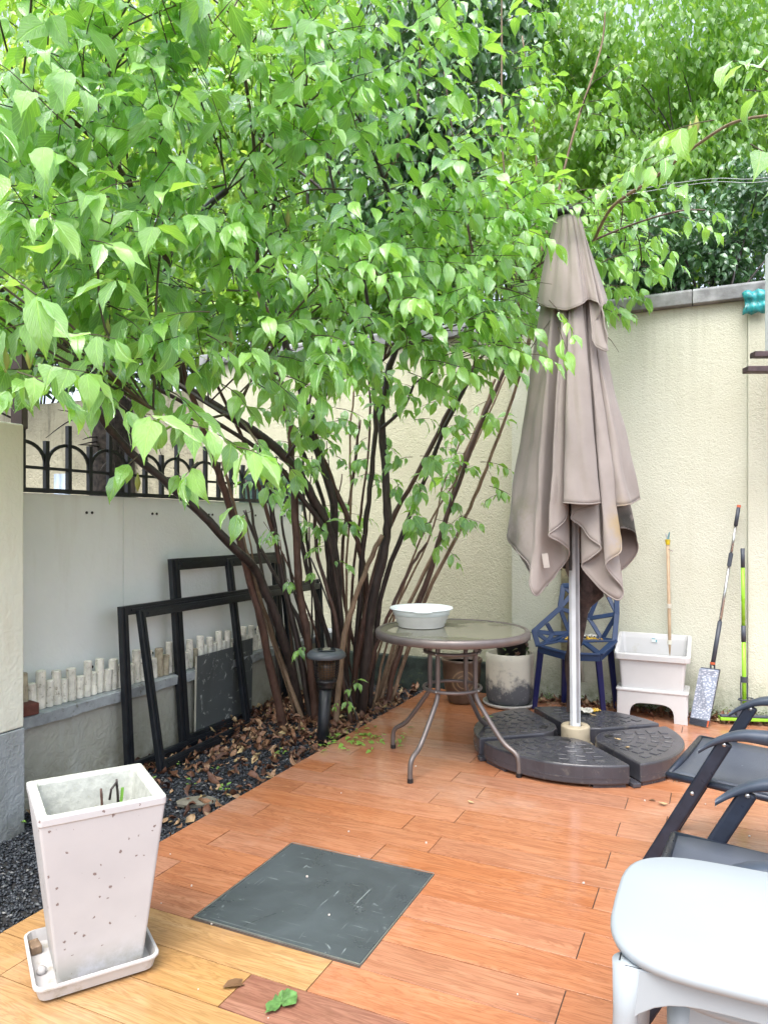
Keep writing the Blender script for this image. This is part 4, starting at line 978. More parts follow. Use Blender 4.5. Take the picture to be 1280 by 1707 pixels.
# base weights
M['base_plastic'] = simple('base_plastic', (.046, .047, .058), .22, var=.22, nscale=5, bump=.12, bscale=160, dirt=(.10, .095, .09), spec=.6)
M['beige'] = simple('beige_plastic', (.37, .32, .23), .5, nscale=8, dirt=(.22, .18, .12))
BA = R(15); RB = .565; HB = .112
dirs = {'back': (45, 'black fan-shaped base weight at the back right of the umbrella foot'), 'front': (225, ''), }
wl = ['water-filled dark base weight behind the pole, nearest the blue chair', 'water-filled dark base weight left of the pole under the table leg',
      'water-filled dark base weight in front of the pole, nearest the camera', 'water-filled dark base weight right of the pole, beside the reclining chair']
for q in range(4):
    ang = BA+math.pi/4+q*math.pi/2
    w = thing('base_weight', wl[q], 'umbrella base', UC, ang, 'four fan-shaped weights round the umbrella foot')
    # local: wedge pointing along +x, sides at +-45deg, inset by gap
    g_ = .028; R0 = .16; poly = []
    a0 = math.asin(g_/RB)
    for i in range(19):
        a = lerp(-math.pi/4+a0, math.pi/4-a0, i/18); poly.append((RB*math.cos(a), RB*math.sin(a)))
    i1 = R0; c45 = math.cos(math.pi/4); s2 = g_*math.sqrt(2)
    poly += [(s2+.105, .105), (.13, .075), (.115, .03), (.115, -.03), (.13, -.075), (s2+.105, -.105)]
    MB().prism(poly, .016, HB).build('shell', M['base_plastic'], w, bevel=.010, seg=3)
    MB().prism([(x*1.004, y*1.0) for x, y in poly[:19]]+[(.3, .26), (.3, -.26)], .045, .052).build('rim_band', M['base_plastic'], w)
    # feet leaving a shadow slot
    mb = MB()
    for a in (-32, -12, 12, 32):
        if abs(a) == 12: continue
        ra = R(a); mb.box((.50*math.cos(ra), .50*math.sin(ra), .008), (.10, .16, .018), Matrix.Rotation(ra, 3, 'Z'))
    mb.box((.22, 0, .008), (.12, .16, .018)); mb.build('foot', M['base_plastic'], w)
    # raised radial bricks pattern
    for ri in range(5):
        rr = .22+ri*.066
        nb = 3+ri
        for bi in range(nb):
            a = lerp(-.60, .60, (bi+.5)/nb)+(.02 if ri % 2 else -.02)
            if abs(a) > .64: continue
            wd = 1.12*rr/nb*.62
            MB().box((rr*math.cos(a), rr*math.sin(a), HB+.001), (.042, wd, .005), Matrix.Rotation(a, 3, 'Z')).build('raised_block', M['base_plastic'], w, bevel=.0018, seg=1)
    MB().lathe([(.026, 0), (.026, .003), (.021, .004), (.018, .001), (0, .001)], (.185, 0, HB), 20).build('filler_cap', M['black_plastic'], w, smooth=True)
cf = thing('cross_stand', 'beige collar and dark cross foot that hold the umbrella pole', 'umbrella stand', UC, BA)
for a in (0, 90): MB().box((0, 0, .012+.002*(a > 0)), (1.16, .045, .022), Matrix.Rotation(R(a), 3, 'Z')).build('cross_bar', M['base_plastic'], cf, bevel=.004)
MB().lathe([(.095, .026), (.098, .045), (.080, .055), (.078, .10), (.079, .145), (.072, .152), (.045, .155), (.036, .150), (.036, .10)], (0, 0, 0), 36).build('collar', M['beige'], cf, smooth=True, bevel=.003)

# ================================================================== TABLE
TC = Vector((.365, 3.86, 0)); tb = thing('round_table', 'round patio table with wet glass top and bent tube legs', 'table', TC)
M['tube'] = simple('taupe_metal', (.16, .14, .135), .38, .45, var=.12, nscale=10, bump=.1, bscale=200)
def ring(r, z, rad): return [(r*math.cos(a), r*math.sin(a), z) for a in np.linspace(0, 2*math.pi, 49)[:-1]]
TR = .412; TZ = .712
MB().lathe([(TR-.034, TZ-.012), (TR-.028, TZ+.001), (TR-.012, TZ+.004), (TR-.003, TZ-.003), (TR, TZ-.012), (TR-.001, TZ-.036), (TR-.008, TZ-.040), (TR-.014, TZ-.034), (TR-.016, TZ-.016)], (0, 0, 0), 72).build('rim', M['tube'], tb, smooth=True)
def m_glass():
    m, t, b = mat('wet_glass'); g = N(t); v = g.coord('Object')
    n = g.noise(v, 3.1, 4, .55, .6); s = g.sep(v)
    wet = g.mapr(g.math('ADD', n, g.math('MULTIPLY', s[0], .12)), .47, .50)
    c = g.mix(wet, (.145, .14, .095), (.20, .20, .155)); g.l(c, b.inputs['Base Color'])
    g.l(g.mapr(wet, 0, 1, .42, .07), b.inputs['Roughness']); b.inputs['Specular IOR Level'].default_value = .8
    b.inputs['Transmission Weight'].default_value = .25
    dr = g.noise(v, 60, 2); g.bump(g.math('ADD', wet, g.math('MULTIPLY', dr, .6)), .25, .002, b); return m
M['glass'] = m_glass()
MB().lathe([(0, TZ-.008), (TR-.03, TZ-.008), (TR-.03, TZ-.001), (0, TZ-.001)], (0, 0, 0), 60).build('glass_top', M['glass'], tb)
for k in range(4):
    a = R(-37+90*k); e = Vector((math.cos(a), math.sin(a), 0)); z = Vector((0, 0, 1))
    r_ = .142
    pts = [e*(r_+.0)+z*(TZ-.03), e*r_+z*.60, e*r_+z*.44, e*(r_+.004)+z*.37, e*(r_+.05)+z*.30, e*(.30)+z*.165, e*(.375)+z*.115, e*(.392)+z*.07, e*(.392)+z*.004]
    MB().tube(smooth_pts(pts, 5), .0125, 10).build('leg', M['tube'], tb, smooth=True)
    MB().tube([e*.392+z*.0, e*.392+z*.022], .0145, 10).build('foot_cap', M['black_plastic'], tb, smooth=False)
    for zz in (.598, .402):
        MB().lathe([(0, .006), (.005, .005), (.007, 0)], e*(r_+.016)+z*zz, 8, Matrix.Rotation(a, 3, 'Z') @ Matrix.Rotation(R(90), 3, 'Y')).build('screw', M['edge_metal'], tb, smooth=True)
MB().tube(ring(.147, .598, 0), .0095, 8, closed=True).build('ring', M['tube'], tb, smooth=True)
MB().tube(ring(.152, .402, 0), .0095, 8, closed=True).build('ring', M['tube'], tb, smooth=True)
for a, b in ((0, 90), (90, 180), (180, 270), (270, 0)):
    pass
# collapsible basin
M['white_pl'] = simple('white_plastic', (.78, .84, .85), .35, var=.05, nscale=4)
M['white_soft'] = simple('soft_white_rubber', (.80, .80, .77), .5, var=.08, nscale=6)
bs = thing('basin', 'white collapsible plastic basin standing on the round table', 'basin', (.205, 3.96, TZ+.0015))
MB().lathe([(0, 0), (.118, 0), (.126, .004), (.128, .02), (.134, .022), (.137, .042), (.143, .044), (.146, .066), (.152, .068)], (0, 0, 0), 48).build('body', M['white_soft'], bs, smooth=True, solid=.003)
MB().lathe([(.148, .066), (.152, .094), (.160, .104), (.171, .106), (.174, .100), (.172, .096), (.162, .096), (.157, .088), (.154, .066)], (0, 0, 0), 48).build('rim', M['white_pl'], bs, smooth=True)
mb = MB()
mb.grid(lambda i, j: ((lerp(-.058, .058, i/12)), -(.150+.036*math.sin(math.pi*i/12)**.5*(j in (1, 2))+.0), .104-(.012 if j in (2, 3) else 0)), 13, 4); mb.build('handle', M['white_pl'], bs, smooth=True, solid=.002)
MB().lathe([(0, .0), (.117, 0.0)], (0, 0, .03), 40).build('water', M['white_soft'], bs)

# ================================================================== POTS
def m_concrete_pot():
    m, t, b = mat('weathered_concrete'); g = N(t); v = g.coord('Object'); z = g.sep(v)[2]
    n = g.noise(v, 7, 7, .7); band = g.math('ADD', g.mapr(z, .05, .30, .9, .05), g.mapr(n, .25, .75, -.45, .45))
    c = g.mix(g.mapr(band, .35, .65), (.55, .52, .44), (.085, .09, .10))
    c = g.mix(g.mapr(g.noise(v, 25, 5, .7), .55, .7, 0, .45), c, (.40, .40, .38))
    g.l(c, b.inputs['Base Color']); b.inputs['Roughness'].default_value = .8; g.bump(g.noise(v, 40, 5), .4, .004, b); return m
M['conc'] = m_concrete_pot()
M['saucer'] = simple('saucer', (.45, .45, .42), .6, dirt=(.2, .2, .18))
pt = thing('plant_pot', 'round concrete pot with sooty stains standing on a saucer behind the table', 'pot', (.885, 5.08, 0))
MB().lathe([(0, .018), (.135, .018), (.150, .03), (.163, .06), (.168, .12), (.167, .32), (.165, .365), (.158, .372), (.150, .368), (.148, .33), (0, .33)], (0, 0, 0), 44).build('pot_body', M['conc'], pt, smooth=True)
MB().lathe([(0, .004), (.168, .004), (.184, .014), (.188, .030), (.180, .030), (.172, .017), (0, .016)], (0, 0, 0), 40).build('saucer', M['saucer'], pt, smooth=True)
ip = thing('nursery_pot', 'black nursery pot with a wilted reddish plant inside the concrete pot', 'pot', (.895, 5.06, .333))
MB().lathe([(0, 0), (.095, 0), (.118, .15), (.124, .152), (.124, .166), (.116, .166), (.110, .14), (0, .135)], (0, 0, 0), 32).build('pot_body', M['black_plastic'], ip, smooth=True)
n = 90; p_ = RNG.normal(0, .05, (n, 3))+np.array([0, -.02, .16]); p_[:, 2] = RNG.uniform(.02, .22, n)
M['red_leaf'] = m_leaf('reddish_leaf', (.10, .035, .03), (.06, .14, .04), .5, .2, False)
a = RNG.uniform(0, 6.28, n)
scatter(SMALL, p_, np.stack([np.cos(a), np.sin(a), -.4+0*a], 1), np.stack([0*a, 0*a-.3, 1+0*a], 1), RNG.uniform(.04, .07, n), RNG.random(n), 'foliage', M['red_leaf'], ip)
def m_brownpot():
    m, t, b = mat('brown_glaze'); g = N(t); v = g.coord('Object')
    c = g.ramp(g.noise(v, 9, 5), [(.3, (.055, .030, .020)), (.7, (.12, .075, .050))]); mp = g.n('ShaderNodeMapping'); mp.inputs['Location'].default_value = (.0, .14, -.17); g.l(v, mp.inputs[0])
    s = g.sep(mp.outputs[0]); r = g.math('SQRT', g.math('ADD', g.math('MULTIPLY', s[0], s[0]), g.math('MULTIPLY', s[2], s[2])))
    rg_ = g.math('SUBTRACT', 1, g.mapr(g.math('ABSOLUTE', g.math('SUBTRACT', r, .075)), .003, .007)); rg2 = g.math('SUBTRACT', 1, g.mapr(g.math('ABSOLUTE', g.math('SUBTRACT', r, .045)), .002, .006))
    c = g.mix(g.math('MULTIPLY', g.math('MAXIMUM', rg_, rg2), .8), c, (.26, .17, .10)); g.l(c, b.inputs['Base Color']); b.inputs['Roughness'].default_value = .4; return m
M['brownpot'] = m_brownpot()
bp = thing('plant_pot', 'brown glazed pot with a ring motif behind the table legs', 'pot', (.555, 5.15, 0))
MB().lathe([(0, .004), (.09, .004), (.10, .02), (.125, .12), (.137, .22), (.136, .28), (.146, .30), (.146, .315), (.135, .315), (.128, .28), (0, .27)], (0, 0, 0), 40).build('pot_body', M['brownpot'], bp, smooth=True)
MB().lathe([(0, .0), (.125, .0)], (0, 0, .285), 30).build('soil', M['soil'], bp)

# ================================================================== BLUE CHAIR
M['blue'] = simple('blue_plastic', (.014, .038, .105), .42, var=.15, nscale=6)
M['navy'] = simple('navy_metal', (.008, .014, .085), .35, .2, var=.15)
def Z(X, Y, d): return P(840+X/5.336, 880+Y/5.336, d)
chr_ = thing('patio_chair', 'blue geometric open-work plastic chair against the cream wall', 'chair', (1.26, 5.0, 0))
Q = dict(SL=(300,1045,4.90), FC=(560,1115,4.75), FR=(850,1125,4.70), LA=(265,920,4.94), LM=(495,715,5.06), TL=(525,515,5.12), TM=(760,500,5.06), TR=(1000,550,4.97), RM=(1000,765,4.93), RL=(980,1005,4.84),
         BC=(755,805,5.03), SBl=(580,935,5.05), SBr=(870,990,4.97), la2=(430,940,5.00), la3=(385,860,4.99), la4=(390,1005,4.95), t2=(600,590,5.10), b2=(650,640,5.08), r2=(905,570,5.00), c2=(590,750,5.07), m2=(820,640,5.02), sm=(700,1010,4.90), s3=(470,1010,4.96))
Q = {k: Z(*v_) for k, v_ in Q.items()}
def strut(names, w=.030, nm='strut'):
    for a, b in zip(names, names[1:]):
        p, q = Q[a], Q[b]; e = (q-p).normalized()*.008
        MB().bar(p-e, q+e, w, .012, up=(0, -1, .35)).build(nm, M['blue'], chr_, world=True, bevel=.004)
strut(['TL', 'TM', 'TR', 'RM', 'RL'], .036, 'back_rim'); strut(['TL', 'LM', 'LA', 'SL'], .036, 'back_rim')
for s in (['LM', 't2'], ['t2', 'TM'], ['LM', 'c2', 'BC'], ['LM', 'SBl'], ['b2', 'BC'], ['BC', 'm2', 'TM'], ['BC', 'RM'], ['BC', 'SBr'], ['RM', 'SBr'], ['r2', 'RM'], ['LA', 'la2', 'SBl'], ['la3', 'la2'], ['la2', 'la4'], ['LA', 'la4'], ['RL', 'SBr'], ['SBl', 'SBr'], ['c2', 'SBl'], ['TL', 'b2']):
    strut(s)
def seatbar(a, b, w=.05):
    p, q = Q[a], Q[b]; MB().bar(p, q, w, .014, up=(0, .1, 1)).build('seat_rib', M['blue'], chr_, world=True, bevel=.004)
for a, b in (('SL', 'FC'), ('FC', 'FR'), ('FR', 'RL'), ('SL', 'SBl'), ('FC', 'sm'), ('sm', 'SBl'), ('sm', 'SBr'), ('sm', 'FR'), ('SL', 's3'), ('s3', 'sm'), ('s3', 'SBl'), ('sm', 'RL'), ('la4', 'SL')): seatbar(a, b)
for a, b in (('SL', 'FC'), ('FC', 'FR'), ('FR', 'RL')):
    p, q = Q[a]-Vector((0, 0, .022)), Q[b]-Vector((0, 0, .022)); MB().bar(p, q, .012, .05, up=(0, 0, 1)).build('apron', M['blue'], chr_, world=True, bevel=.003)
for (X0, Y0, d0), (X1, Y1, d1) in (((325,1085,4.90),(268,1600,4.95)), ((835,1150,4.72),(885,1640,4.77)), ((540,1110,5.06),(528,1440,5.12)), ((940,1060,4.90),(995,1400,4.96))):
    a_, b_ = Z(X0, Y0, d0), Z(X1, Y1, d1); b_.z = .004
    MB().bar(a_, b_, .042, .030, up=(0, 1, 0), taper=.78).build('leg', M['navy'], chr_, world=True, bevel=.005)
M['wrap_y'] = simple('yellow_wrapper', (.60, .38, .03), .3, nscale=40, dirt=(.5, .5, .45))
M['wrap_w'] = simple('white_wrapper', (.60, .58, .52), .4, nscale=30, dirt=(.2, .3, .12))
def crumple(name, label, c, s, m, seed, flat=1.0, cat='wrapper'):
    rg = random.Random(seed)
    mb = MB(); ph = [rg.uniform(0, 6) for _ in range(6)]
    def f(i, j):
        u_, v_ = i/9-.5, j/7-.5
        return (u_*s*1.3+.1*s*math.sin(v_*9+ph[0]), v_*s*.9+.08*s*math.sin(u_*11+ph[1]), flat*s*(.16*math.sin(u_*14+ph[2])*math.cos(v_*12+ph[3])+.12*math.sin(u_*25+v_*19+ph[4]))+.2*s*flat)
    mb.grid(f, 10, 8); o = mb.build(name, m, None, smooth=False, solid=.0015); o.location = c; o.rotation_euler = (0, 0, rg.uniform(0, 6)); return tag(o, label, cat)
crumple('wrapper', 'crumpled yellow wrapper on the right of the blue chair seat', Z(810, 1035, 4.96)+Vector((0, 0, .015)), .085, M['wrap_y'], 3)
crumple('wrapper', 'crumpled white wrapper on the blue chair seat behind the pole', Z(760, 1000, 5.0)+Vector((0, 0, .02)), .07, M['wrap_w'], 4)
crumple('wrapper', 'small yellow and green wrapper on the left of the blue chair seat', Z(540, 1010, 5.0)+Vector((0, 0, .015)), .05, M['wrap_y'], 5)
crumple('wrapper', 'crumpled white packet on the back umbrella weight', FL(968, 1188, .115)+Vector((0, 0, .006)), .10, M['wrap_w'], 6, .6)
crumple('wrapper', 'bright yellow packet scrap on the back umbrella weight', FL(990, 1186, .115)+Vector((0, 0, .004)), .055, M['wrap_y'], 7, .5)
# thin wall pipe and dark trim strip behind chair
M['pipe_w'] = simple('pipe_white', (.55, .54, .46), .6)
a_ = uv(5.255, -.87, .12); o = MB().tube([a_+Vector((.0, 0, .03)), a_+Vector((-.012, 0, .18)), a_+Vector((-.02, 0, .45)), a_+Vector((-.02, 0, 1.0))], .012, 8).build('wall_pipe', M['pipe_w'], world=True, smooth=True); tag(o, 'thin white pipe down the wall behind the blue chair', 'pipe')
M['trim_dark'] = simple('trim_strip', (.24, .22, .13), .8, var=.4, nscale=12, dirt=(.07, .07, .05))
o = uvbox(MB(), 5.232, 5.268, -1.02, -.965, -.004, 1.30).build('wall_strip', M['trim_dark'], world=True, bevel=.004); tag(o, 'mildewed vertical strip on the cream wall behind the blue chair', 'trim')

# ================================================================== WHITE TUB ON STAND
M['tub'] = simple('tub_plastic', (.54, .545, .55), .33, var=.05, nscale=3, dirt=(.46, .45, .40))
tub = thing('mop_tub', 'white plastic wash tub on an arched stand against the wall', 'tub', uv(5.06, -.385, 0), ROTZ)
tw, td = .43, .25
def rrect(w, d, r, n=5, z=0, cy=0):
    out = []
    for cx_, cy_, a0 in ((w/2-r, d/2-r, 0), (-w/2+r, d/2-r, 90), (-w/2+r, -d/2+r, 180), (w/2-r, -d/2+r, 270)):
        for i in range(n+1):
            a = R(a0+90*i/n); out.append((cx_+r*math.cos(a), cy_+r*math.sin(a)+cy, z))
    return out
def loft(mb, loops, cap0=True, cap1=True):
    n = len(loops[0]); k = len(mb.v)
    for L in loops: mb.v += [Vector(p) for p in L]
    for j in range(len(loops)-1):
        for i in range(n): mb.f.append((k+j*n+i, k+j*n+(i+1) % n, k+(j+1)*n+(i+1) % n, k+(j+1)*n+i))
    if cap0: mb.f.append(tuple(range(k, k+n))[::-1])
    if cap1: mb.f.append(tuple(range(k+(len(loops)-1)*n, k+len(loops)*n)))
    return mb
def slope(L, zf, zb, d):     # front edge low, back edge high
    return [(x, y, lerp(zf, zb, max(0, min(1, (y+d*.10)/(d*.35))))) for x, y, z in L]
L = [rrect(tw-.05, td-.03, .02, z=.197), rrect(tw-.035, td-.02, .02, z=.30), slope(rrect(tw-.02, td-.01, .022), .385, .385, td),
     slope(rrect(tw+.004, td+.014, .025), .388, .47, td), slope(rrect(tw+.03, td+.03, .03), .392, .485, td), slope(rrect(tw+.034, td+.034, .03), .425, .525, td),
     slope(rrect(tw+.028, td+.028, .03), .433, .533, td), slope(rrect(tw-.01, td-.01, .025), .433, .533, td), slope(rrect(tw-.022, td-.022, .022), .42, .50, td),
     rrect(tw-.05, td-.05, .02, z=.30), rrect(tw-.08, td-.06, .02, z=.215)]
loft(MB(), L).build('tub_body', M['tub'], tub, smooth=False, bevel=.003)
def archwall(w, h, hw, ah, n=12):
    pts = [(-w/2, 0), (-hw-.03, 0)]
    for i in range(n+1):
        a = math.pi*i/n; c = math.cos(a); s = math.sin(a)
        pts.append((-(hw)*math.copysign(abs(c)**.5, c)*(1 if True else 1), ah*s**.55+.0))
    pts += [(hw+.03, 0), (w/2, 0), (w/2-.008, h), (-w/2+.008, h)]
    return pts
aw = archwall(tw, .19, .135, .115)
for y in (-td/2, td/2-.012):
    mb = MB(); n = len(aw); mb.v += [Vector((x, y, z)) for x, z in aw]+[Vector((x, y+.012, z)) for x, z in aw]
    mb.f.append(tuple(range(n))); mb.f.append(tuple(range(n, 2*n))[::-1]); mb.f += [(i, i+n, (i+1) % n+n, (i+1) % n) for i in range(n)]
    mb.build('stand_front' if y < 0 else 'stand_back', M['tub'], tub, bevel=.002)
for x in (-tw/2, tw/2-.012): MB().box((x+.006, 0, .12), (.012, td-.026, .14)).build('stand_side', M['tub'], tub)
loft(MB(), [rrect(tw+.002, td+.004, .02, z=.184), rrect(tw+.012, td+.014, .02, z=.188), rrect(tw+.012, td+.014, .02, z=.199), rrect(tw-.01, td-.01, .02, z=.203)]).build('stand_rim', M['tub'], tub, bevel=.002)
M['sticker'] = simple('sticker_blue', (.10, .35, .42), .5); M['sticker_w'] = simple('sticker_white', (.7, .75, .75), .5)
st = MB().box((0, td/2-.020, .487), (.036, .0015, .018)).build('sticker', M['sticker_w'], tub)
MB().box((.013, td/2-.0215, .487), (.008, .001, .016)).build('stripe', M['sticker'], st); MB().box((-.006, td/2-.0215, .501), (.022, .001, .005)).build('stripe', M['sticker'], st)

# ================================================================== POLES AND MOPS
M['tan_pole'] = simple('tan_pole', (.42, .30, .19), .5, nscale=20); M['clip'] = simple('white_clip', (.6, .58, .5), .5); M['steel'] = simple('steel', (.5, .5, .5), .25, .9); M['yel'] = simple('yellow_plastic', (.62, .47, .02), .4)
M['teal'] = simple('teal_blade', (.10, .22, .24), .4, .3)
a_ = uv(5.215, -.215, 0); a_.z = 0
pr = thing('pole_pruner', 'tan telescopic pole with a small pruning head leaning behind the tub', 'pruner', a_)
top = P(1112, 890, 4.84); bot = Vector((top.x+.012, top.y-.03, 0)); pr.location = (bot.x, bot.y, 0)
MB().tube([bot, lerp(bot, top, .95)], .011, 10).build('pole', M['tan_pole'], pr, world=True, smooth=True)
for f in (.60, .40): p = lerp(bot, top, f); MB().tube([p-Vector((0, 0, .014)), p+Vector((0, 0, .014))], .0165, 10).build('clip', M['clip'], pr, world=True)
p = lerp(bot, top, .94); MB().tube([p, p+Vector((0, 0, .035))], [.014, .018], 8).build('collar', M['yel'], pr, world=True)
MB().bar(p+Vector((0, 0, .03)), p+Vector((.012, 0, .085)), .016, .006, up=(0, 1, 0), taper=.4).build('blade', M['teal'], pr, world=True)
MB().bar(p+Vector((0, 0, .03)), p+Vector((-.014, 0, .075)), .014, .006, up=(0, 1, 0), taper=.4).build('blade', M['steel'], pr, world=True)
MB().tube([p+Vector((.0, -.01, -.03)), p+Vector((.03, -.01, -.045))], .003, 6).build('lever', M['steel'], pr, world=True)
M['dgrey'] = simple('dark_grey_plastic', (.045, .055, .075), .45); M['orange'] = simple('orange_plastic', (.55, .12, .05), .4)
M['chenille'] = None
def m_fibre():
    m, t, b = mat('microfibre'); g = N(t); v = g.coord('Object'); vo = g.n('ShaderNodeTexVoronoi'); vo.inputs['Scale'].default_value = 95
    mp = g.n('ShaderNodeMapping'); mp.inputs['Scale'].default_value = (.6, 1, 1); g.l(v, mp.inputs[0]); g.l(mp.outputs[0], vo.inputs['Vector'])
    c = g.ramp(vo.outputs[0], [(.15, (.55, .60, .68)), (.55, (.22, .26, .33))]); g.l(c, b.inputs['Base Color']); b.inputs['Roughness'].default_value = .9
    g.bump(vo.outputs[0], -1, .012, b); return m
M['fib'] = m_fibre()
t0 = P(1231, 842, 4.66); m0 = P(1187, 1112, 4.60)
mp_ = thing('flat_mop', 'flat mop with grey-blue fibre pad standing up and a steel handle against the wall', 'mop', FL(1172, 1212))
j1 = lerp(m0, t0, .28); MB().tube([m0+Vector((0, 0, .01)), j1], .014, 10).build('grip', M['dgrey'], mp_, world=True, smooth=True)
j2 = lerp(m0, t0, .62); j3 = lerp(m0, t0, .70); j4 = lerp(m0, t0, .87)
MB().tube([j1, j2], .0095, 10).build('handle', M['steel'], mp_, world=True, smooth=True); MB().tube([j2, j3], .0135, 10).build('joint', M['dgrey'], mp_, world=True)
MB().tube([j3, j4], .0085, 10).build('handle', M['steel'], mp_, world=True, smooth=True); MB().tube([j4, lerp(m0, t0, .985)], .0125, 10).build('grip', M['dgrey'], mp_, world=True, smooth=True)
MB().tube([lerp(m0, t0, .985), t0], .0128, 10).build('end_cap', M['orange'], mp_, world=True)
MB().tube([m0+Vector((0, 0, .018)), m0+Vector((0, 0, .032))], .0155, 10).build('ring', M['orange'], mp_, world=True)
# pad as a leaning slab
A, B = FL(1149, 1207), FL(1180, 1214); C_, D_ = P(1167, 1112, 4.56), P(1199, 1116, 4.56)
nrm = (B-A).cross(C_-A).normalized(); nrm = -nrm if nrm.y > 0 else nrm
def quad_slab(a, b, c, d, t_, nm, m_, par, bev=.003):
    mb = MB(); n_ = nrm*t_; mb.add([a, b, d, c, a+n_, b+n_, d+n_, c+n_], [(3, 2, 1, 0), (4, 5, 6, 7), (0, 1, 5, 4), (1, 2, 6, 5), (2, 3, 7, 6), (3, 0, 4, 7)]); return mb.build(nm, m_, par, world=True, bevel=bev)
up_ = Vector((0, 0, .012))
quad_slab(A+up_-nrm*.014, B+up_-nrm*.014, C_-nrm*.014, D_-nrm*.014, .013, 'plate', M['dgrey'], mp_)
quad_slab(lerp(A, C_, .12), lerp(B, D_, .12), lerp(A, C_, .985), lerp(B, D_, .985), .014, 'pad', M['fib'], mp_, .005)
for i in range(4): quad_slab(lerp(A, C_, .015+.027*i), lerp(B, D_, .015+.027*i), lerp(A, C_, .036+.027*i), lerp(B, D_, .036+.027*i), .016, 'strip', M['dgrey'], mp_, .001)
MB().bar(m0+Vector((-.012, .0, -.03)), m0+Vector((-.012, 0, .02)), .008, .008).build('fork', M['dgrey'], mp_, world=True); MB().bar(m0+Vector((.012, .0, -.03)), m0+Vector((.012, 0, .02)), .008, .008).build('fork', M['dgrey'], mp_, world=True)
MB().bar(lerp(B, D_, .02)+nrm*.017, lerp(B, D_, .13)+nrm*.017, .008, .006).build('clip', M['orange'], mp_, world=True)
# green sponge mop
M['lime'] = simple('lime_paint', (.26, .56, .03), .3, .1, var=.06)
t1 = P(1237, 914, 4.62); b1 = P(1240, 1183, 4.60)
sm = thing('sponge_mop', 'lime green handled mop with black clamp leaning on the wall', 'mop', FL(1240, 1206))
for f0, f1, r_, mt in ((0, .42, .0125, 'lime'), (.42, .52, .0145, 'dgrey'), (.52, .88, .0115, 'lime'), (.88, 1, .0125, 'dgrey')):
    MB().tube([lerp(b1, t1, f0), lerp(b1, t1, f1)], r_, 12).build('handle' if mt == 'lime' else 'grip', M[mt], sm, world=True, smooth=True)
c0 = lerp(b1, t1, .17); MB().tube([c0, c0+Vector((0, 0, .035))], .022, 10).build('clamp', M['dgrey'], sm, world=True)
for s in (-1, 1): MB().tube([c0+Vector((s*.02, 0, .03)), c0+Vector((s*.022, 0, -.03)), b1+Vector((s*.02, 0, .01))], .004, 6).build('rod', M['dgrey'], sm, world=True)
c1 = lerp(b1, t1, .07); MB().tube([c1+Vector((.045*math.cos(a), .03*math.sin(a)-.02, .004*math.cos(a))) for a in np.linspace(0, 6.28, 25)[:-1]], .0045, 6, closed=True).build('lever_ring', M['dgrey'], sm, world=True, smooth=True)
hb = FL(1240, 1205, .02)
bx_ = lambda c, s, nm, m_: MB().box(c, s, Matrix.Rotation(ROTZ*.3, 3, 'Z')).build(nm, m_, sm, world=True, bevel=.004)
bx_(hb+Vector((.03, .02, .02)), (.34, .055, .02), 'plate', M['lime']); bx_(hb+Vector((.03, .01, .038)), (.34, .03, .014), 'head', M['dgrey']); bx_(hb+Vector((0, .015, .06)), (.09, .05, .05), 'hinge', M['dgrey'])

# moss along the wall foot
n = 2600; v_ = RNG.uniform(-1.3, 1.2, n); keep = RNG.random(n) < np.where((v_ > -.05), 1, .5)*(.35+.65*np.sin(v_*5+1)**2); v_ = v_[keep]; n = len(v_)
pos = 5.225*np.array(U)+v_[:, None]*np.array(V); pos[:, 2] = np.abs(RNG.normal(0, .035, n)); pos -= np.array(U)*np.abs(RNG.normal(0, .02, n))[:, None]
a = RNG.uniform(0, 6.28, n)
o = scatter(FARL, pos, np.stack([np.cos(a), np.sin(a), .7+0*a], 1), np.stack([np.cos(a+2), np.sin(a+2), .7+0*a], 1), RNG.uniform(.010, .024, n), RNG.random(n), 'moss', m_leaf('moss', (.035, .06, .012), (.13, .20, .03), .3, .2, False), None)
tag(o, 'green moss and small weeds along the foot of the cream wall', 'moss')
# weeds in the gravel bed
wpos, wd, ws = [], [], []
for x, y, k, s in ((695-0,1290,5,.03),(375,1325,7,.035),(470,1262,6,.03),(320,1310,5,.03),(195,1300,6,.035),(30,1385,6,.035),(300,1285,4,.02),(560,1215,6,.05),(600,1180,6,.06),(360,1290,4,.022),(250,1315,5,.03),(520,1230,5,.035)):
    if x > 640: continue
    c = FL(x, y, -.06)
    for i in range(k):
        a = random.uniform(0, 6.28); wpos.append((c.x+math.cos(a)*.012, c.y+math.sin(a)*.012, c.z+random.uniform(.01, .045))); wd.append((math.cos(a), math.sin(a), .35)); ws.append(s*random.uniform(.7, 1.1))
wpos, wd, ws = map(np.array, (wpos, wd, ws))
o = scatter(SMALL, wpos, wd, np.tile([0, -.2, 1.], (len(ws), 1)), ws, RNG.uniform(.4, 1, len(ws)), 'weeds', M['leaf_new'], None); tag(o, 'little green weeds sprouting through the dark gravel', 'weeds')

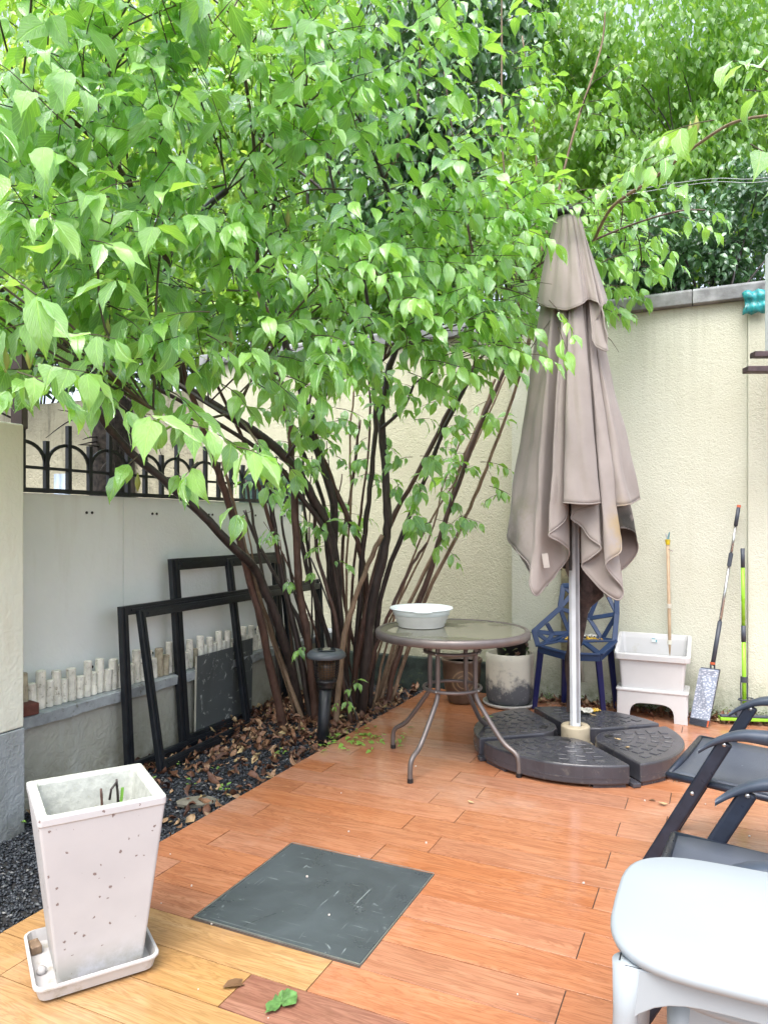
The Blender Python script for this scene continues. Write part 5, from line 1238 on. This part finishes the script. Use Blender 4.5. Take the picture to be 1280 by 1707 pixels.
# ================================================================== SOLAR LAMP
sl = thing('solar_lamp', 'black solar bug-zapper lamp on a short post at the deck edge', 'garden lamp', FL(538, 1243, -.05))
lz = sl.location; tp_ = P(549, 1075, 4.12)
ax = (tp_-lz); ax.y = 0
MB().tube([lz+Vector((0, 0, -.02)), lz+Vector((.005, 0, .12)), lz+Vector((.018, 0, .345))], [.036, .036, .038], 16).build('post', M['black_metal'], sl, world=True, smooth=True)
hc = lz+Vector((.022, 0, .345))
MB().lathe([(0, 0), (.045, 0), (.05, .012), (.048, .022), (.060, .035), (.064, .05)], hc, 28).build('lower_cup', M['black_plastic'], sl, world=True, smooth=True)
M['lamp_in'] = simple('amber_tube', (.10, .06, .03), .3)
MB().lathe([(.03, .04), (.052, .07), (.056, .12), (.055, .17)], hc, 20).build('core', M['lamp_in'], sl, world=True, smooth=True)
mb = MB()
for i in range(26):
    a = 6.283*i/26; mb.tube([hc+Vector((math.cos(a)*r_, math.sin(a)*r_, z)) for r_, z in ((.062, .045), (.072, .09), (.076, .14), (.078, .185))], .0016, 4, caps=False)
for z, r_ in ((.06, .066), (.075, .0695), (.09, .0722), (.105, .074), (.12, .0755), (.135, .0765), (.15, .0772), (.165, .078)): mb.tube([hc+Vector((math.cos(a)*r_, math.sin(a)*r_, z)) for a in np.linspace(0, 6.283, 25)[:-1]], .0014, 4, closed=True)
mb.build('cage', M['black_plastic'], sl, world=True)
M['cap_grey'] = simple('cap_plastic', (.085, .10, .115), .35, nscale=8)
MB().lathe([(.070, .180), (.112, .182), (.117, .190), (.116, .205), (.100, .222), (.080, .228), (.075, .225), (0, .226)], hc, 40).build('cap', M['cap_grey'], sl, world=True, smooth=True, bevel=.002)
M['solar'] = simple('solar_cell', (.015, .025, .03), .12)
MB().box(hc+Vector((0, -.005, .231)), (.105, .10, .006), Matrix.Rotation(R(8), 3, 'Z')).build('solar_panel', M['solar'], sl, world=True, bevel=.002)

# ================================================================== PLANTER
def m_planter():
    m, t, b = mat('white_planter'); g = N(t); v = g.coord('Object'); z = g.sep(v)[2]
    n = g.noise(v, 4, 5); c = g.ramp(n, [(.3, (.425, .43, .45)), (.7, (.49, .495, .51))])
    vo = g.n('ShaderNodeTexVoronoi'); vo.inputs['Scale'].default_value = 44; vo.inputs['Randomness'].default_value = 1; g.l(v, vo.inputs['Vector'])
    thr = g.mapr(g.sep(vo.outputs['Color'])[0], .35, 1.0, .02, .20)
    ch = g.math('GREATER_THAN', thr, g.math('ADD', vo.outputs['Distance'], g.math('MULTIPLY', g.math('SUBTRACT', g.noise(v, 110, 4, .7), .5), .7)))
    ch = g.math('MULTIPLY', ch, g.math('GREATER_THAN', g.sep(vo.outputs['Color'])[0], .40))
    c = g.mix(ch, c, (.20, .16, .155))
    low = g.math('MULTIPLY', g.mapr(z, .0, .12, 1, 0), g.mapr(g.noise(v, 14, 6, .7), .4, .6)); c = g.mix(g.math('MULTIPLY', low, .75), c, (.22, .20, .11))
    g.l(c, b.inputs['Base Color']); b.inputs['Roughness'].default_value = .55; g.bump(g.math('SUBTRACT', g.math('MULTIPLY', g.noise(v, 35, 4), .3), ch), .5, .003, b); return m
M['planter'] = m_planter()
M['planter_in'] = simple('planter_inside', (.46, .48, .44), .8, var=.12, nscale=30, bump=1, bscale=30, dirt=(.38, .39, .31))
M['tray'] = simple('tray_plastic', (.47, .46, .46), .5, var=.08, nscale=7, dirt=(.30, .27, .2))
plc = thing('planter', 'tall tapered white planter with chipped paint standing in a tray', 'planter', (-.845, 2.105, .0), R(31))
tr_ = thing('planter_tray', 'shallow pale square tray under the tall white planter', 'tray', (-.86, 2.11, 0), R(31))
def sqring(w, z, r=.008): return rrect(w, w, r, 3, z)
loft(MB(), [sqring(.275, .003, .02), sqring(.300, .010, .025), sqring(.316, .040, .028), sqring(.328, .043, .03), sqring(.328, .048, .03), sqring(.312, .050, .026), sqring(.296, .016, .022)]).build('tray_body', M['tray'], tr_, smooth=False)
loft(MB(), [sqring(.222, .018), sqring(.226, .03), sqring(.327, .480), sqring(.333, .484, .01), sqring(.334, .500, .012), sqring(.332, .503, .012)], cap1=False).build('shell', M['planter'], plc, bevel=.002)
loft(MB(), [sqring(.333, .503, .012), sqring(.284, .503, .012), sqring(.276, .495, .012), sqring(.235, .30, .012)], cap0=False).build('inside', M['planter_in'], plc)
MB().box((0, 0, .303), (.236, .236, .02)).build('soil', M['soil'], plc)
for (x, y, h, m_) in ((.075, .055, .20, 'bark_dark'), (.03, .055, .18, 'bark_red')):
    mb = MB(); mb.tube(smooth_pts([Vector((x, y, .30)), Vector((x+.002, y, .30+h*.5)), Vector((x-.003, y+.003, .30+h))], 4), [.006, .006, .0055, .005, .005, .0045, .004, .004, .003], 7, jit=.15).build('dead_stem', M[m_], plc, smooth=True)
MB().tube([(.073, .057, .492), (.055, .05, .475), (.05, .048, .445)], .0035, 6).build('dead_stem', M['bark_dark'], plc, smooth=True)
MB().box((.083, .048, .43), (.008, .005, .09), Matrix.Rotation(.1, 3, 'Y')).build('shoot', M['leaf_new'], plc)
o = MB().lathe([(0, .0), (.012, .0), (.014, .01), (.008, .018), (0, .02)], (0, 0, 0), 9).build('pebble', M['tray'], None, smooth=True); o.location = Vector(plc.location)+Vector((-.115, -.085, .017)); tag(o, 'pale pebble in the left corner of the planter tray', 'pebble')
o = MB().box((0, 0, .012), (.03, .05, .024)).build('wood_scrap', M['bark_tan'], None, bevel=.003); o.location = Vector(plc.location)+Vector((-.185, .02, .017)); o.rotation_euler = (0, 0, R(40)); tag(o, 'scrap of wood in the tray beside the white planter', 'wood scrap')
# flat stone in gravel
o = MB().lathe([(0, -.01), (.10, -.01), (.105, .004), (.08, .016), (.02, .02), (0, .02)], (0, 0, 0), 9).build('flat_stone', simple('flat_stone', (.20, .19, .15), .8, bump=.6), None, smooth=False)
o.location = FL(330, 1337, -.065); o.scale = (1.0, .5, 1.0); o.rotation_euler = (0, R(4), R(20)); tag(o, 'flat grey-brown stone lying in the gravel right of the white planter', 'stone')

# ================================================================== RECLINING CHAIRS
M['rec_frame'] = simple('recliner_frame', (.020, .027, .045), .35, .2, var=.2, nscale=20, bump=.15, bscale=250)
M['rec_arm'] = simple('recliner_arm', (.045, .060, .088), .42, var=.12, nscale=10)
def m_sling():
    m, t, b = mat('sling_fabric'); g = N(t); v = g.coord('Object', rnd=True)
    c = g.ramp(g.noise(v, 5, 4), [(.3, (.052, .062, .085)), (.7, (.080, .093, .12))])
    sp = g.noise(v, 45, 4, .6); c = g.mix(g.mapr(sp, .70, .74, 0, .8), c, (.4, .42, .45)); g.l(c, b.inputs['Base Color']); b.inputs['Roughness'].default_value = .5
    w = g.n('ShaderNodeTexChecker'); w.inputs['Scale'].default_value = 700; g.l(v, w.inputs['Vector']); g.bump(w.outputs['Fac'], .15, .001, b); return m
M['sling'] = m_sling()
def recliner(loc, ang, label):
    t = thing('reclining_chair', label, 'recliner', loc, ang, 'folding recliners at the right')
    sx0, sx1 = .29, -.22
    MB().grid(lambda i, j: (lerp(sx0, sx1, j/10), lerp(-.255, .255, i/8), .405-.030*math.sin(math.pi*i/8)*math.sin(math.pi*min(1, j/10+.1))-.03*(j/10)+.012*math.sin(j*.3)), 9, 11).build('seat', M['sling'], t, smooth=True, solid=.004)
    MB().grid(lambda i, j: (lerp(-.24, -.72, j/10), lerp(-.255, .255, i/8), lerp(.40, 1.12, j/10)-.02*math.sin(math.pi*i/8)), 9, 11).build('backrest', M['sling'], t, smooth=True, solid=.004)
    for s in (-1, 1):
        y = s*.262
        MB().tube([(sx0, y, .40), (0, y, .388), (sx1, y, .375), (-.26, y, .40), (-.74, y, 1.13)], .0125, 10).build('side_rail', M['rec_frame'], t, smooth=True)
        y2 = s*.28
        MB().bar((.10, y2, .555), (.395, y2, .0), .045, .022, up=(0, 1, 0)).build('front_leg', M['rec_frame'], t, bevel=.009, seg=3)
        MB().bar((-.06, y2+s*.022, .53), (-.42, y2+s*.022, .0), .040, .018, up=(0, 1, 0)).build('rear_leg', M['rec_frame'], t, bevel=.007)
        # armrest: flat top, rounded nose dropping down
        def arm(i, j):
            q = i/18; x = lerp(.185, -.33, q); zc = .585-.075*max(0, 1-q*3.2)**2+.016*q
            w = .030*(.55+.45*min(1, q*4))
            th = lerp(.011, .034, min(1, q*2.2))*(1-.3*max(0, q-.4))
            a = 2*math.pi*j/12; return (x, y2+math.cos(a)*w, zc+math.copysign(abs(math.sin(a))**.6, math.sin(a))*th*(.55 if math.sin(a) > 0 else .95))
        mb = MB(); mb.grid(lambda i, j: arm(j, i), 12, 19, closed_u=True); mb.f.append(tuple(range(12))); mb.f.append(tuple(range(18*12, 19*12))[::-1])
        mb.build('armrest', M['rec_arm'], t, smooth=True)
        for bx, bz in ((.105, .545), (.205, .362)):
            for ss in (-1, 1):
                MB().lathe([(0, .004), (.006, .003), (.008, 0)], (bx, y2+ss*.0112, bz), 10, Matrix.Rotation(-ss*math.pi/2, 3, 'X')).build('rivet', M['steel'], t, smooth=True)
    MB().tube([(.288, -.262, .40), (.288, .262, .40)], .012, 10).build('cross_tube', M['rec_frame'], t, smooth=True)
    MB().tube([(.375, -.28, .035), (.375, .28, .035)], .010, 10).build('cross_tube', M['rec_frame'], t, smooth=True); MB().tube([(-.40, -.30, .035), (-.40, .30, .035)], .010, 10).build('cross_tube', M['rec_frame'], t, smooth=True)
    return t
recliner((1.379, 2.564, 0), R(145), 'black folding recliner farther from the camera, beside the umbrella base')
recliner((.935, 1.655, 0), R(150), 'black folding recliner nearer the camera, partly behind the white stools')

# ================================================================== WHITE STOOLS
M['stool'] = simple('stool_plastic', (.31, .35, .38), .5, var=.03, nscale=3)
def superloop(w, d, z, e=3.6, n=44):
    out = []
    for i in range(n):
        a = 2*math.pi*i/n; c, s = math.cos(a), math.sin(a); out.append((math.copysign(abs(c)**(2/e), c)*w/2, math.copysign(abs(s)**(2/e), s)*d/2, z))
    return out
def stool(loc, ht, w, d, label, legw=.034):
    t = thing('stacking_stool', label, 'stool', loc, ROTZ, 'white plastic stools in one stack')
    loft(MB(), [superloop(w-.03, d-.03, ht-.026), superloop(w-.006, d-.006, ht-.020), superloop(w, d, ht-.011), superloop(w-.004, d-.004, ht-.004), superloop(w-.018, d-.018, ht), superloop(w*.5, d*.5, ht-.002), superloop(w*.05, d*.05, ht-.003)]).build('seat', M['stool'], t, smooth=True)
    x0, y0 = w/2-.036, d/2-.036
    for sx in (-1, 1):
        for sy in (-1, 1):
            loft(MB(), [[(sx*(x0+.022)+a, sy*(y0+.018)+b, 0) for a, b in [(math.cos(q)*legw*.42, math.sin(q)*legw*.42) for q in np.linspace(0, 6.283, 17)[:-1]]],
                        [(sx*(x0)+a, sy*(y0)+b, ht-.10) for a, b in [(math.cos(q)*legw*.55, math.sin(q)*legw*.55) for q in np.linspace(0, 6.283, 17)[:-1]]],
                        [(sx*(x0-.004)+a, sy*(y0-.004)+b, ht-.024) for a, b in [(math.cos(q)*legw*.72, math.sin(q)*legw*.72) for q in np.linspace(0, 6.283, 17)[:-1]]]]).build('leg', M['stool'], t, smooth=True)
    # aprons with arched lower edge
    def apron(p, q, outv, nm='apron'):
        p = Vector(p); q = Vector(q); outv = Vector(outv); n = 16; mb = MB(); lo = []
        for i in range(n+1):
            s = i/n; dp = .036+.055*abs(2*s-1)**4; c = lerp(p, q, s); lo.append((c, dp))
        vs = []
        for c, dp in lo:
            for o_, z in ((0, 0), (0, -dp), (-.006, -dp), (-.006, 0)): vs.append(c+outv*o_+Vector((0, 0, z)))
        k = len(mb.v); mb.v += vs
        for i in range(n):
            for j in range(4): mb.f.append((k+i*4+j, k+i*4+(j+1) % 4, k+(i+1)*4+(j+1) % 4, k+(i+1)*4+j))
        mb.build(nm, M['stool'], t, smooth=False, bevel=.002)
    e = .024; zt = ht-.024
    apron((-x0, -d/2+e, zt), (x0, -d/2+e, zt), (0, -1, 0)); apron((-x0, d/2-e, zt), (x0, d/2-e, zt), (0, 1, 0))
    apron((-w/2+e, -y0, zt), (-w/2+e, y0, zt), (-1, 0, 0)); apron((w/2-e, -y0, zt), (w/2-e, y0, zt), (1, 0, 0))
    return t
SCn = Vector((.735, 1.47, 0))*.8+U*.022
stool(SCn, .624, .41, .405, 'white plastic stool on top of the stack at the lower right corner')
stool(SCn+V*.035+U*.01, .545, .335, .29, 'white plastic stool nested under the top stool at the lower right', .030)

# ================================================================== WALL CABINET / BRACKET AT RIGHT EDGE, TEAL BAG
M['cab'] = simple('cabinet_white', (.62, .66, .70), .4, var=.05, dirt=(.4, .4, .38)); M['rust'] = simple('bracket_rust', (.07, .045, .05), .6, var=.4, nscale=20, dirt=(.02, .02, .02))
cb0 = P(1272, 572, 3.9)+Vector((.15, 0, 0))
ac = thing('air_conditioner', 'edge of a white outdoor unit on a dark bracket at the right side', 'outdoor unit', (cb0.x+.4, cb0.y+.12, cb0.z-.02))
MB().box((cb0.x+.405, cb0.y+.15, cb0.z+.30), (.80, .28, .58)).build('casing', M['cab'], ac, world=True, bevel=.015, seg=3)
MB().box((cb0.x+.405, cb0.y+.005, cb0.z+.30), (.76, .012, .54)).build('front_panel', M['cab'], ac, world=True, bevel=.004)
for i in range(14): MB().box((cb0.x+.42, cb0.y-.004, cb0.z+.06+i*.036), (.5, .006, .008)).build('louver', M['cab'], ac, world=True)
MB().tube([(cb0.x+.02, cb0.y+.03, cb0.z-.03), (cb0.x+.02, cb0.y+.03, cb0.z+.01)], .012, 8).build('foot', M['rust'], ac, world=True)
MB().box((cb0.x+.27, cb0.y+.08, cb0.z-.045), (.88, .06, .030)).build('bracket', M['rust'], ac, world=True, bevel=.003)
MB().box((cb0.x+.02, cb0.y+.08, cb0.z-.085), (.03, .04, .055)).build('bracket', M['rust'], ac, world=True)
MB().box((cb0.x+.25, cb0.y+.08, cb0.z-.128), (.92, .07, .032)).build('bracket', M['rust'], ac, world=True, bevel=.004)
MB().box((cb0.x+.35, cb0.y+.55, cb0.z-.09), (.05, .9, .05)).build('bracket', M['rust'], ac, world=True)
M['tealbag'] = simple('teal_packet', (.03, .30, .33), .3, var=.4, nscale=25, dirt=(.10, .40, .12))
def bag(i, j):
    u_, v_ = i/8-.5, j/8-.5; return (u_*.13*(1-.12*math.cos(v_*6)), .012*math.sin(u_*12+v_*5)+.01*math.cos(v_*13), v_*.145+.006*math.sin(u_*15))
o = MB().grid(bag, 9, 9).build('plastic_packet', M['tealbag'], None, smooth=True, solid=.012); o.location = uv(5.185, .22, 2.70); o.rotation_euler = (0, 0, ROTZ); tag(o, 'teal plastic packet stuck under the coping beside the outdoor unit', 'packet')

# ================================================================== LITTLE THINGS ON THE DECK
M['brown_leaf'] = tint_mat('brown_leaf', [(0, (.10, .05, .025)), (1, (.20, .11, .05))], .5, .5); M['straw_leaf'] = tint_mat('straw_leaf', [(0, (.42, .30, .16)), (1, (.5, .36, .18))], .6, .3)
def fallen(x, y, s, label, m_, h=.0, ang=0, k=0, z=.003):
    tv, tf, tu = (LITL+LEAF)[k]; o = np_mesh('fallen_leaf', tv*np.array([1, 1, .35]), tf, m_, None, tu, np.full(len(tv), .6), True, None)
    p = FL(x, y, h); o.location = (p.x, p.y, h+z+s*.04); o.scale = (s, s, s); o.rotation_euler = (0, 0, R(ang)); return tag(o, label, 'leaf')
fallen(372, 1650, .075, 'curled dry brown leaf on the yellow planks', M['brown_leaf'], 0, -60, 0)
fallen(790, 1340, .040, 'small tan leaf on the deck below the table leg', M['straw_leaf'], 0, 70, 1)
fallen(1112, 1342, .060, 'tan leaf on the deck right of the umbrella base', M['straw_leaf'], 0, 100, 1)
fallen(1092, 1336, .035, 'small dark curled leaf on the deck right of the umbrella base', M['brown_leaf'], 0, 60, 0)
fallen(1035, 1235, .055, 'yellow leaf lying on the right umbrella weight', M['straw_leaf'], .115, 100, 1, .006)
fallen(1049, 1248, .045, 'small pale leaf on the right umbrella weight near its middle', M['straw_leaf'], .115, 20, 3, .006)
fallen(994, 1195, .055, 'flat tan leaf on the back umbrella weight', M['straw_leaf'], .115, 80, 1, .006)
fallen(1010, 1252, .06, 'pale leaf in the gap before the right umbrella weight', M['straw_leaf'], .05, 150, 1)
fallen(822, 1197, .08, 'narrow yellow-green leaf on the left umbrella weight', M['leaf_new'], .115, 100, 4, .006)
fallen(815, 1190, .09, 'long green leaf on the left umbrella weight', M['leaf'], .115, 60, 4, .006) if False else None
# torn green lettuce-like leaf at the front
def torn(i, j):
    r_ = j/5; a = 2*math.pi*i/26; rr = r_*(.036+.011*math.sin(2*a+.5)+.007*math.sin(3*a+2)+.005*math.sin(11*a)+.003*math.sin(17*a))*(1.0); return (rr*math.cos(a)*.8, rr*math.sin(a)*1.35, .003+.010*r_*math.sin(5*a)**2+.004*math.sin(9*a)*r_)
o = MB().grid(torn, 26, 6, closed_u=True).build('green_leaf', simple('torn_leaf', (.10, .22, .06), .5, var=.3, nscale=60), None, smooth=True); p = FL(471, 1673); o.location = (p.x, p.y, .003); o.rotation_euler = (0, 0, R(-12)); tag(o, 'torn bright green leaf lying on the dark plank in front', 'leaf')
# green clippings by the shrub
n = 70; cl = []
for _ in range(n):
    x = random.gauss(600, 38); y = 1232+random.gauss(0, 9)-(x-600)*.02; p = FL(x, y); cl.append((p.x, p.y, .006+random.random()*.01))
cl = np.array(cl); a = RNG.uniform(0, 6.28, n)
o = scatter(SMALL, cl, np.stack([np.cos(a), np.sin(a), .05+0*a], 1), np.stack([RNG.normal(0, .3, n), RNG.normal(0, .3, n), 1+0*a], 1), RNG.uniform(.02, .055, n), RNG.uniform(.3, 1, n), 'leaf_clippings', M['leaf_new'], None)
tag(o, 'scattered fresh green leaf clippings on the deck by the shrub', 'clippings')
M['crumb'] = simple('crumb', (.6, .55, .5), .7)
cr = MB()
for _ in range(46):
    u_, v_ = random.uniform(1.4, 4.8), random.uniform(-2.0, .9); s = random.uniform(.002, .0055); cr.box(uv(u_, v_, s/2+.001), (s*1.4, s, s), Matrix.Rotation(random.random()*3, 3, 'Z'))
o = cr.build('crumbs', M['crumb'], None, world=True, kind='stuff'); tag(o, 'tiny pale specks and petals scattered over the deck', 'specks')
# clear plastic bit by the base
M['clearp'] = simple('clear_plastic', (.5, .52, .5), .15); M['clearp'].node_tree.nodes['Principled BSDF'].inputs['Transmission Weight'].default_value = .5
crumple('plastic_scrap', 'clear plastic scrap on the deck under the edge of the umbrella base', FL(1128, 1300)+Vector((0, 0, .003)), .06, M['clearp'], 9, .5, 'scrap')
# leaves resting on planks behind base under wall handled as litter
